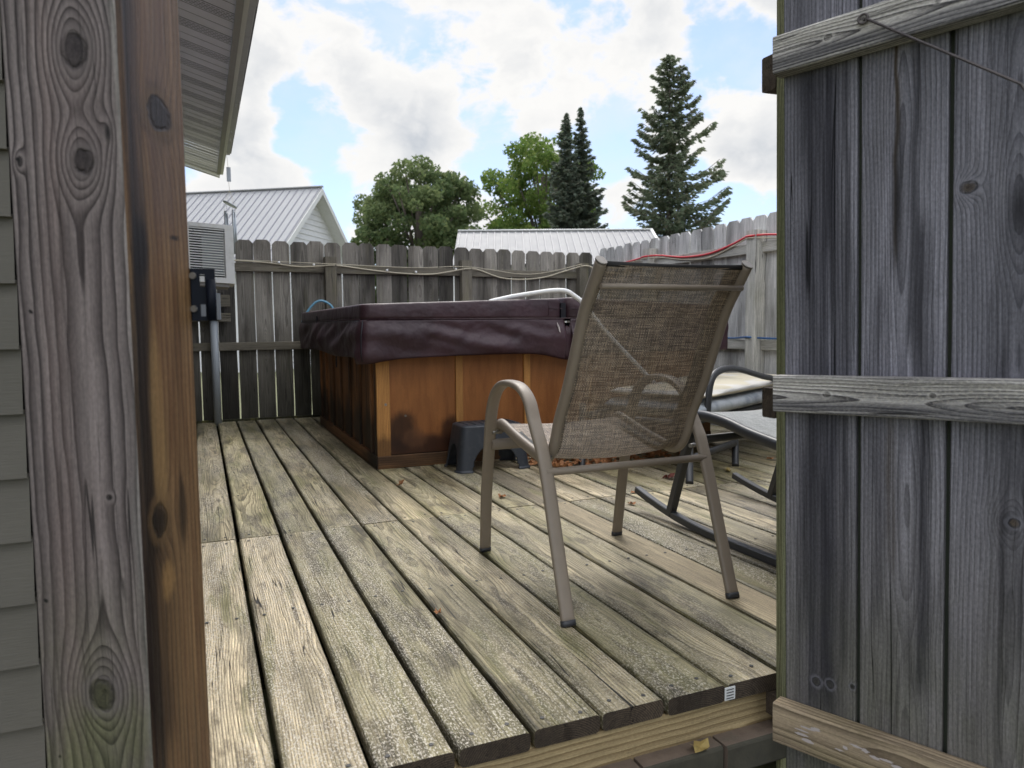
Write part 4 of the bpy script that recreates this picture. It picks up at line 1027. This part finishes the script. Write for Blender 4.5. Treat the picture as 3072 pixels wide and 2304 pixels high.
# soffit sloping with the rafters (3.5 in 12), eave along Y
EX, EZ, SL, EY0, EY1 = .238, 2.20, .29, .55, 7.62
sdirv = Vector((-1, 0, SL)).normalized(); sn = Vector((SL, 0, 1)).normalized()
mb = MB(); y = EY0; pan = .305; q = 0
def spt(s_, y, dn=0): p = Vector((EX, y, EZ))+sdirv*s_+sn*dn; return H_(*p)
vents = MB()
while y < EY1-.01:
    # one panel: solid, groove, vented strip, groove
    for (f0, f1, dn) in ((0, .305, 0), (.305, .325, .006), (.325, .64, 0), (.64, .665, .006), (.665, .98, 0.0), (.98, 1.0, .006)):
        a, b_ = y+f0*pan, y+f1*pan
        mb.add([spt(0, a, dn), spt(0, b_, dn), spt(1.5, b_, dn), spt(1.5, a, dn)], [(0, 1, 2, 3)])
    # louvre slits of the vented strip
    for r_ in range(4):
        yy = y+(.70+.065*r_)*pan
        for k in range(38):
            s0 = .03+k*.022+(.011 if r_ % 2 else 0)
            vents.add([spt(s0, yy, -.0025), spt(s0+.015, yy, -.0025), spt(s0+.015, yy+.007, -.0025), spt(s0, yy+.007, -.0025)], [(0, 1, 2, 3)])
    y += pan
sf = mb.build('soffit', M['soffit'], hs); vents.build('vent_slot', plain('vent_shadow', (.25, .25, .27), .8), sf)['kind'] = 'stuff'
mb = MB(); mb.box(H_(EX-.03, EY0, EZ-.012), .032, EY1-EY0, .012, bev=.002); mb.build('edge_channel', M['fascia_grey'], hs)
mb = MB(); mb.box(H_(EX+.003, EY0, EZ-.012), .022, EY1-EY0, .17, bev=.002); fb = mb.build('fascia', M['trim_white'], hs)
mb = MB()
for yy in np.arange(EY0, 6.9, .42): mb.plank(H_(EX+.026, yy, EZ+.10), X, Z, Y, .055+rng.uniform(-.004, .004), .03, .415, .004)
mb.build('drip_edge', M['fascia_grey'], hs)
mb = MB(); rr_ = Vector((-1, 0, SL)).normalized()
for i in range(2):
    mb.add([H_(EX+.09, EY0, EZ+.12+i*.02), H_(EX+.09, 7.3, EZ+.12+i*.02), H_(EX-3, 7.3, EZ+.12+3.1*SL+i*.02), H_(EX-3, EY0, EZ+.12+3.1*SL+i*.02)], [(0, 1, 2, 3)])
mb.build('roof', M['shingle'], hs)
mb = MB(); mb.add([spt(0, EY1, -.01), spt(1.5, EY1, -.01), spt(1.5, EY1, .12), spt(0, EY1, .14), spt(0, EY1+.02, -.01), spt(1.5, EY1+.02, -.01), spt(1.5, EY1+.02, .12), spt(0, EY1+.02, .14)], [(0, 1, 2, 3), (7, 6, 5, 4), (0, 4, 5, 1), (3, 2, 6, 7), (0, 3, 7, 4)]); mb.build('rake_board', M['trim_white'], hs)
mb = MB()
for yy in (5.2, 5.9, 6.15): 
    c = H_(EX+.034, yy, EZ-.02); mb.sweep([c+Vector((0, .012*math.cos(a), .012*math.sin(a)-.01)) for a in np.linspace(.6, 5.6, 10)], .003, n=6)
mb.build('hook', M['bolt'], fb)

# wind chime
wc = thing('wind_chime', 'metal wind chime with four tubes hanging from the eave corner', 'wind chime', (.262, 7.0, 1.2))
CYc = 6.75; cxx = .275
def W_(x, y, z): return rel(wc, [(x, y, z)])[0]
mb = MB(); mb.sweep([W_(cxx-.01, CYc, 2.22), W_(cxx, CYc, 2.08)], .003, n=5); mb.build('cord', M['cord_white'], wc)
mb = MB(); mb.sweep([W_(cxx, CYc, 1.97), W_(cxx+.004, CYc, 1.90)], .003, n=5)
for a in range(4):
    an = a*math.pi/2+.5; px, py = cxx+.05*math.cos(an), CYc+.05*math.sin(an); mb.sweep([W_(cxx+.004, CYc, 1.90), W_(px, py, 1.79), W_(px, py, 1.72)], .0022, n=5)
mb.build('cord', M['cord_white'], wc)
mb = MB(); mb.box(W_(cxx-.014, CYc, 1.97), .034, .006, .12, bev=.002); mb.build('name_plate', M['alu'], wc)
mb = MB(); c = W_(cxx+.002, CYc, 1.775); mb.sweep([c, c+Vector((.004, 0, .008))], .125, n=20); mb.build('top_disc', M['alu'], wc)
for a, (zt_, zb_) in enumerate(((1.72, 1.39), (1.71, 1.34), (1.72, 1.30), (1.73, 1.36))):
    an = a*math.pi/2+.5; px, py = cxx+.045*math.cos(an), CYc+.045*math.sin(an); mb = MB(); mb.sweep([W_(px, py, zt_), W_(px+.004, py, zb_)], .019, n=10); mb.build('tube', M['alu'], wc)

# window air conditioner
ac = thing('air_conditioner', 'white window air conditioner with louvred side jutting from the house wall', 'air conditioner', (-.1, 4.6, 1.14))
def A_(x, y, z): return rel(ac, [(x, y, z)])[0]
AX1, AY, AZ0, AZ1 = .193, 4.40, .982, 1.302
tl = -.055   # slight tilt of the casing, lower towards its outer end
def tz(x, z): return z+(x-AX1)*tl*1.0
# shell: back & top & right & bottom (frame around the grille opening)
mb = MB()
def tb(x0_, x1_, y0_, y1_, z0_, z1_, mi=0):
    V = [A_(x, y, tz(x, z)) for x in (x0_, x1_) for y in (y0_, y1_) for z in (z0_, z1_)]
    mb.add(V, [(0, 1, 3, 2), (4, 6, 7, 5), (0, 4, 5, 1), (2, 3, 7, 6), (0, 2, 6, 4), (1, 5, 7, 3)], None, (0, 0, 0), mi)
tb(-.29, AX1, AY, AY+.36, AZ1-.022, AZ1); tb(-.29, AX1, AY, AY+.36, AZ0, AZ0+.03)
tb(AX1-.045, AX1, AY, AY+.36, AZ0+.03, AZ1-.022); tb(-.29, AX1-.045, AY+.34, AY+.36, AZ0+.03, AZ1-.022)
tb(-.044, -.034, AY, AY+.02, AZ0+.03, AZ1-.022)
mb.build('casing', M['white_metal'], ac)
mb = MB(); nl = 19
for i in range(nl):
    z = AZ0+.034+(AZ1-.022-AZ0-.034)*(i+.5)/nl
    V = [A_(x, y, tz(x, z)+zz_) for x in (-.29, AX1-.045) for y, zz_ in ((AY+.003, -.003), (AY+.009, -.003), (AY+.009, .003), (AY+.003, .003))]
    mb.add(V, [(0, 1, 5, 4), (1, 2, 6, 5), (2, 3, 7, 6), (3, 0, 4, 7)])
mb.build('grille', M['white_metal'], ac)
mb = MB(); tb(-.28, -.01, AY+.05, AY+.3, AZ0+.04, AZ1-.03); mb.build('coil', M['dark'], ac)
mb = MB(); mb.box(A_(.03, AY+.035, AZ0+.05), .11, .2, .23); mb.build('inner_duct', M['box_grey'], ac)
mb = MB(); tb(-.285, AX1-.04, AY+.30, AY+.31, AZ0+.02, AZ1-.03); mb.build('back_panel', M['dark'], ac)
mb = MB(); tb(-.27, AX1-.03, AY+.02, AY+.33, AZ0-.02, AZ0-.0); mb.build('base_pan', M['fascia_grey'], ac)

# electrical box and conduit
eb = thing('electrical_box', 'grey electrical box on the back fence with a conduit running down to the deck', 'electrical box', (.1, 6.1, .78))
def E_(x, y, z): return rel(eb, [(x, y, z)])[0]
mb = MB(); mb.box(E_(-.02, 6.05, .80), .175, .10, .20, bev=.006); bx0 = mb.build('housing', M['box_grey'], eb)
mb = MB(); mb.box(E_(-.01, 6.04, .81), .13, .012, .17, bev=.003); mb.build('lid', M['box_grey'], bx0)
mb = MB(); mb.sweep([E_(.105, 6.09, -.02), E_(.10, 6.09, .80)], .056, n=16); mb.build('conduit', M['conduit'], eb)
mb = MB()
mb.plank(E_(-.05, 6.10, .785), Z, Y, X, .035, .05, .275, .003); mb.plank(E_(.13, 6.10, .81), Z, Y, X, .04, .05, .095, .003); mb.plank(E_(.13, 6.10, .90), Z, Y, X, .09, .045, .095, .003)
mb.build('mounting_block', M['rail'], eb)

# ------------------------------------------------------------------ garage and shed beyond the fence
def rot2(v, a): return Vector((v.x*math.cos(a)-v.y*math.sin(a), v.x*math.sin(a)+v.y*math.cos(a), v.z))
ga = thing('garage', 'white garage with ribbed metal roof and clad gable beyond the fence at left', 'garage', (2.447*1.42, 15.812*1.42, -.45))
RP = Vector((2.447*1.42, 15.812*1.42, CAM_H+(3.621-CAM_H)*1.42)); rd = Vector((.8263, -.5632, 0)); gdv = Vector((.5632, .8263, 0)); SLg = .815; HW = 3.2
def Ga(p): return rel(ga, [p])[0]
def gpt(r_, h_, dz=0): return RP+rd*r_+gdv*h_+Z*(-abs(h_)*SLg+dz)
for sgn in (-1, 1):
    mb = MB(); Lr = 9.0
    mb.add([Ga(gpt(-Lr, 0)), Ga(gpt(0, 0)), Ga(gpt(0, sgn*HW)), Ga(gpt(-Lr, sgn*HW)), Ga(gpt(-Lr, 0, -.1)), Ga(gpt(0, 0, -.1)), Ga(gpt(0, sgn*HW, -.1)), Ga(gpt(-Lr, sgn*HW, -.1))], [(0, 1, 2, 3), (7, 6, 5, 4), (1, 5, 6, 2)])
    rp_ = mb.build('roof', M['roof_metal'], ga)
    mb = MB()
    nrm = Vector((0, 0, 1))
    for i in range(40):
        r_ = -.05-i*.2286
        if r_ < -Lr: break
        a, b_ = gpt(r_, 0), gpt(r_, sgn*HW)
        mb.add([Ga(a+rd*-.022), Ga(a+rd*.022), Ga(b_+rd*.022), Ga(b_+rd*-.022), Ga(a+rd*-.012+Z*.028), Ga(a+rd*.012+Z*.028), Ga(b_+rd*.012+Z*.028), Ga(b_+rd*-.012+Z*.028)], [(4, 5, 6, 7), (0, 4, 7, 3), (5, 1, 2, 6)])
    mb.build('roof_rib', M['roof_rib'] , rp_)
mb = MB(); mb.sweep([Ga(RP+rd*-9+Z*.03), Ga(RP+rd*.03+Z*.03)], .16, .06, side=gdv, n=8); mb.build('ridge_cap', M['roof_metal'], ga)
inset = -.35
mb = MB()   # gable cladding as laps
z = RP.z-.35; nlap = 60
wallp = RP+rd*inset
zb_ = -.45
lap = .16; zc = RP.z-.12
while zc > -.45:
    z1_, z0_ = zc, zc-lap
    h0 = min((RP.z-z0_)/SLg, HW-.3); h1 = min(max((RP.z-z1_)/SLg, 0), HW-.3)
    o_ = Vector((wallp.x, wallp.y, 0))
    mb.add([Ga(o_+gdv*-h0+rd*.022+Z*z0_), Ga(o_+gdv*h0+rd*.022+Z*z0_), Ga(o_+gdv*h1+Z*z1_), Ga(o_+gdv*-h1+Z*z1_), Ga(o_+gdv*-h0+Z*z0_), Ga(o_+gdv*h0+Z*z0_)], [(0, 1, 2, 3), (0, 4, 5, 1)])
    zc -= lap
for sg in (-1,):
    o_ = Vector((wallp.x, wallp.y, 0))+gdv*(HW-.3)*sg; mb.add([Ga(o_+Z*-.45), Ga(o_+Z*(RP.z-SLg*(HW-.3))), Ga(o_-rd*8.5+Z*(RP.z-SLg*(HW-.3))), Ga(o_-rd*8.5+Z*-.45)], [(0, 1, 2, 3)])
mb.build('wall', M['vinyl_white'], ga)
for sgn in (-1, 1):
    mb = MB(); a, b_ = gpt(.01, 0, -.02), gpt(.01, sgn*HW, -.02)
    mb.add([Ga(a), Ga(b_), Ga(b_-Z*.18), Ga(a-Z*.18), Ga(a+rd*.03), Ga(b_+rd*.03), Ga(b_-Z*.18+rd*.03), Ga(a-Z*.18+rd*.03)], [(4, 5, 6, 7), (0, 4, 7, 3), (0, 1, 5, 4), (3, 2, 6, 7)])
    mb.build('rake_trim', M['trim_white'], ga)
    mb = MB(); a, b_ = gpt(0, 0, -.19), gpt(0, sgn*HW, -.19); mb.add([Ga(a), Ga(b_), Ga(b_+rd*inset), Ga(a+rd*inset)], [(0, 1, 2, 3)]); mb.build('soffit', M['vinyl_white'], ga)

def worldpt(u, v, z):    # helper for the two far buildings: where a sight line reaches height z
    r_ = CF+CR*((u-1536)/FPX)-CU*((v-1152)/FPX); t_ = (z-CAM_H)/r_.z; return Vector((0, 0, CAM_H))+r_*t_
SZ = 3.85
s1 = Vector((7.63, 22.32, SZ)); s2 = Vector((13.45, 20.2, SZ))
s1 = worldpt(1374, 694.6, SZ); s2 = worldpt(1953, 690.3, SZ)
sdv = (s2-s1).normalized(); snv = Vector((sdv.y, -sdv.x, 0))
if snv.dot(-s1) < 0: snv = -snv
sh = thing('shed', 'long low shed with pale ribbed metal roof just behind the back fence', 'shed', (s1.x, s1.y, -.45))
def Sh(p): return rel(sh, [p])[0]
Ls = (s2-s1).length; SLs = .45; HWs = 3.0
mb = MB()
for sg in (1, -1):
    mb.add([Sh(s1), Sh(s2), Sh(s2+snv*HWs*sg-Z*HWs*SLs), Sh(s1+snv*HWs*sg-Z*HWs*SLs), Sh(s1-Z*.08), Sh(s2-Z*.08), Sh(s2+snv*HWs*sg-Z*(HWs*SLs+.08)), Sh(s1+snv*HWs*sg-Z*(HWs*SLs+.08))], [(0, 1, 2, 3), (7, 6, 5, 4), (0, 3, 7, 4), (1, 5, 6, 2)])
rp_ = mb.build('roof', plain('shed_roof_steel', (.235, .235, .24), .65, var=.05, scale=2), sh)
mb = MB(); i = 0; r_ = .08
while r_ < Ls:
    a = s1+sdv*r_; b_ = a+snv*HWs-Z*HWs*SLs
    mb.add([Sh(a-sdv*.02), Sh(a+sdv*.02), Sh(b_+sdv*.02), Sh(b_-sdv*.02), Sh(a-sdv*.01+Z*.03), Sh(a+sdv*.01+Z*.03), Sh(b_+sdv*.01+Z*.03), Sh(b_-sdv*.01+Z*.03)], [(4, 5, 6, 7), (0, 4, 7, 3), (5, 1, 2, 6)]); r_ += .2286
mb.build('roof_rib', M['roof_rib'], rp_)
mb = MB(); mb.sweep([Sh(s1+Z*.02), Sh(s2+Z*.02)], .22, .07, side=snv, n=8); mb.sweep([Sh(s2), Sh(s2+snv*HWs-Z*HWs*SLs)], .12, .1, n=8, sq=5); mb.build('ridge_cap', M['trim_white'], sh)
mb = MB(); o_ = s1+snv*2.8; mb.box(Sh(Vector((o_.x, o_.y, -.45))), Ls, 5.6, 2.9, A=sdv, B=-snv, C=Z); mb.build('wall', M['vinyl_white'], sh)

# ------------------------------------------------------------------ trees
def cards(P, N_, size, rnd, aspect=1.0, name='leaves', mat=None, parent=None, along=None):
    """P (n,3) centres, random oriented quads"""
    n = len(P); a = nr.normal(size=(n, 3)); 
    if along is not None: a = along+a*.25
    a /= np.linalg.norm(a, axis=1)[:, None]
    b_ = nr.normal(size=(n, 3)); b_ -= (b_*a).sum(1)[:, None]*a; b_ /= np.linalg.norm(b_, axis=1)[:, None]
    s_ = (size*nr.uniform(.6, 1.3, n))[:, None]
    V = np.stack([P-a*s_*aspect*.5, P+b_*s_*.5*.8-a*s_*aspect*.1, P+a*s_*aspect*.6, P-b_*s_*.5*.8], 1).reshape(-1, 3)
    me = bpy.data.meshes.new(name); me.vertices.add(4*n); me.vertices.foreach_set('co', V.astype(np.float32).ravel())
    me.loops.add(4*n); me.loops.foreach_set('vertex_index', np.arange(4*n, dtype=np.int32)); me.polygons.add(n)
    me.polygons.foreach_set('loop_start', np.arange(0, 4*n, 4, dtype=np.int32)); me.polygons.foreach_set('loop_total', np.full(n, 4, dtype=np.int32))
    at = me.attributes.new('rnd', 'FLOAT_VECTOR', 'POINT'); at.data.foreach_set('vector', np.repeat(rnd, 4, axis=0).astype(np.float32).ravel())
    me.materials.append(mat); me.update(calc_edges=True); me.validate(); return link(name, me, parent)
def place(u, v, D):      # ground position of a far tree: direction and distance
    r_ = CF+CR*((u-1536)/FPX)-CU*((v-1152)/FPX); h = math.hypot(r_.x, r_.y); return Vector((r_.x/h*D, r_.y/h*D, 0)), CAM_H+r_.z/h*D
def broadleaf(name, label, base, height, spread, crown0, mat, seed, nclump=80, per=190, leaf=.26, lobes=None, dens=1.0):
    r0 = np.random.default_rng(seed); t = thing(name, label, 'tree', (base.x, base.y, -.45)); H = height+.45
    mb = MB(); lean = Vector((.2, 0, 0))
    mb.sweep([(0, 0, 0), (.05, 0, H*.3), (.1, .05, H*.55), (.1, 0, H*.8)], .45, n=8)
    C = []
    tries = 0
    while len(C) < nclump and tries < 9000:
        tries += 1
        p = r0.uniform(-1, 1, 3)
        if np.linalg.norm(p) > 1: continue
        x_, y_, z_ = p*np.array([spread/2, spread/2, (H-crown0)/2]); z_ += (H+crown0)/2
        f = (z_-crown0)/(H-crown0)
        lim = spread/2*(1-.12*max(0, f-.5)*2)*(.78+.35*math.sin(math.atan2(y_, x_)*3+seed+f*5)*.5+.1)
        if math.hypot(x_, y_) > lim: continue
        if np.linalg.norm(p) < .45 and r0.random() < .6: continue
        C.append((x_, y_, z_))
    C = np.array(C); P, Rn = [], []
    for c in C:
        rad = r0.uniform(.45, .95)*spread/9; k = int(per*dens*(rad/(spread/9))**2)
        d = r0.normal(size=(k, 3)); d /= np.linalg.norm(d, axis=1)[:, None]; rr = rad*r0.uniform(.3, 1.05, k)**.6
        d[:, 2] = d[:, 2]*.75+.1
        P.append(c+d*rr[:, None]); tone = r0.random(); Rn.append(np.stack([np.clip(tone*.7+r0.uniform(-.2, .5, k), 0, 1), r0.random(k), r0.random(k)], 1))
        if r0.random() < .5:
            mb.sweep([(0.05, 0, min(c[2]*.5, H*.5)), (c[0]*.5, c[1]*.5, c[2]*.78), tuple(c)], .09, n=5)
    mb.build('trunk', M['bark'], t)
    P = np.concatenate(P); Rn = np.concatenate(Rn); cards(P, None, leaf, Rn, 1.15, 'crown', mat, t)
    return t
def conifer(name, label, base, height, prof, mat, seed, nb=150, card=.28, droop=.25, dens=1.0, gapside=None, trunk_r=.25, up=.15):
    """prof: list of (height fraction, left reach, right reach) in metres as seen from the deck"""
    r0 = np.random.default_rng(seed); t = thing(name, label, 'tree', (base.x, base.y, -.45)); H = height+.45
    right = Vector((CR.x, CR.y, 0)).normalized(); away = Vector((-right.y, right.x, 0))
    mb = MB(); mb.sweep([(0, 0, 0), (0, 0, H*.4), (0, 0, H*.8), (0, 0, H*.99)], trunk_r*2, n=8); k0 = len(mb.v)
    # taper
    for i in range(k0):
        v = mb.v[i]; s_ = 1-.92*v[2]/H; mb.v[i] = (v[0]*s_, v[1]*s_, v[2])
    hs_ = [p[0] for p in prof]; lf = [p[1] for p in prof]; rt = [p[2] for p in prof]
    P, Rn, AL = [], [], []
    for i in range(nb):
        f = hs_[0]+(.995-hs_[0])*(i+r0.random())/nb; an = i*2.39996+r0.uniform(-.5, .5); c = math.cos(an)
        L_, R_ = np.interp(f, hs_, lf), np.interp(f, hs_, rt); reach = (R_ if c > 0 else L_)*(abs(c)**1.5)+(L_+R_)/2*.85*(1-abs(c)**1.5)
        reach *= r0.choice([1.0, .9, .72, 1.15, .5, 1.02]) if f < .93 else 1.0
        dv = right*c+away*math.sin(an); dv = np.array(dv)
        m_ = max(6, int(reach*34*dens))
        s_ = r0.random(m_)**.75; z0_ = f*H
        zz_ = z0_-droop*reach*np.sin(s_*math.pi*.62)+up*reach*s_**2.5
        lat = np.array([-dv[1], dv[0], 0]); wd = reach*.20*(1-s_*.8)+.05
        off = r0.normal(size=m_)*wd*.8; hang = -np.abs(r0.normal(size=m_))*.14*(.4+reach*.3)*(1-s_*.5)
        pp = dv[None, :]*(s_*reach)[:, None]+lat[None, :]*off[:, None]; pp[:, 2] = zz_+hang
        P.append(pp); tone = r0.random()*.6; Rn.append(np.stack([np.clip(tone+r0.uniform(0, .5, m_)+.25*s_-.1, 0, 1), r0.random(m_), r0.random(m_)], 1))
        al = dv[None, :]*.8+lat[None, :]*(np.sign(off)*.55)[:, None]; al[:, 2] = -.25; AL.append(al)
        if reach > .5:
            q = [(dv*(k/4*reach*.92)) for k in range(5)]
            mb.sweep([Vector((q[k][0], q[k][1], z0_-droop*reach*math.sin(k/4*.92*math.pi*.62)+up*reach*(k/4)**2.5)) for k in range(5)], .035, n=4)
    mb.build('trunk', M['bark'], t)
    cards(np.concatenate(P), None, card, np.concatenate(Rn), 1.5, 'crown', mat, t, np.concatenate(AL)); return t
b1, ztop = place(1250, 487, 45); broadleaf('maple_tree', 'rounded dark green maple tree left of centre above the back fence', b1, ztop, 8.8, 1.5, M['maple'], 3, 190, 400, .20)
b1, ztop = place(1628, 405, 52); broadleaf('maple_tree', 'lighter green loose-crowned maple directly left of the twin firs', b1, ztop, 9.8, 1.2, M['maple2'], 8, 170, 400, .21)
b1, ztop = place(1699, 335, 40); conifer('fir_tree', 'left one of the two narrow dark firs with pointed tops', b1, ztop, [(.06, 2.1, 2.0), (.3, 2.0, 1.7), (.55, 1.35, 1.1), (.75, .85, .7), (.9, .38, .34), (1, .03, .03)], M['fir'], 11, 220, .16, .10, 2.6, trunk_r=.16, up=.28)
b1, ztop = place(1743, 320, 41); conifer('fir_tree', 'right one of the two narrow dark firs, slightly taller', b1, ztop, [(.06, 1.5, 2.1), (.3, 1.4, 2.0), (.5, 1.2, 1.6), (.7, .85, .9), (.87, .42, .4), (1, .03, .03)], M['fir'], 12, 220, .16, .10, 2.6, trunk_r=.16, up=.28)
b1, ztop = place(2010, 160, 38); conifer('spruce_tree', 'tall ragged spruce with drooping boughs above the fence corner', b1, ztop, [(.10, 3.0, 2.7), (.28, 2.7, 3.3), (.42, 2.3, 2.9), (.55, 1.9, 2.9), (.68, 1.9, 2.3), (.80, 1.5, 1.5), (.90, .95, 1.05), (.97, .6, .65), (1, .12, .12)], M['spruce'], 21, 195, .17, .19, 1.75, trunk_r=.22, up=.34)
for (u, D, hh, wd, sd_, lab, mk) in ((1480, 44, 4.6, 5.2, 31, 'low bright green bush mass at the foot of the lighter maple', 'maple2'), (1840, 44, 4.5, 4.5, 32, 'low yellow green bushes seen between the firs and the spruce', 'bush'), (1065, 48, 4.2, 4.0, 33, 'small bright bush at the far left foot of the rounded maple', 'bush')):
    b1, _ = place(u, 700, D); t = broadleaf('bush', lab, b1, hh, wd, .3, M[mk], sd_, 50, 150, .26); t['category'] = 'bush'
# far overhead wire behind the fence
cord('power_line', [worldpt(900, 732, 4.2), worldpt(1150, 742, 3.75), worldpt(1400, 750, 3.55)], .012, M['ink'], 'thin dark wire crossing low behind the top of the back fence', 'wire')
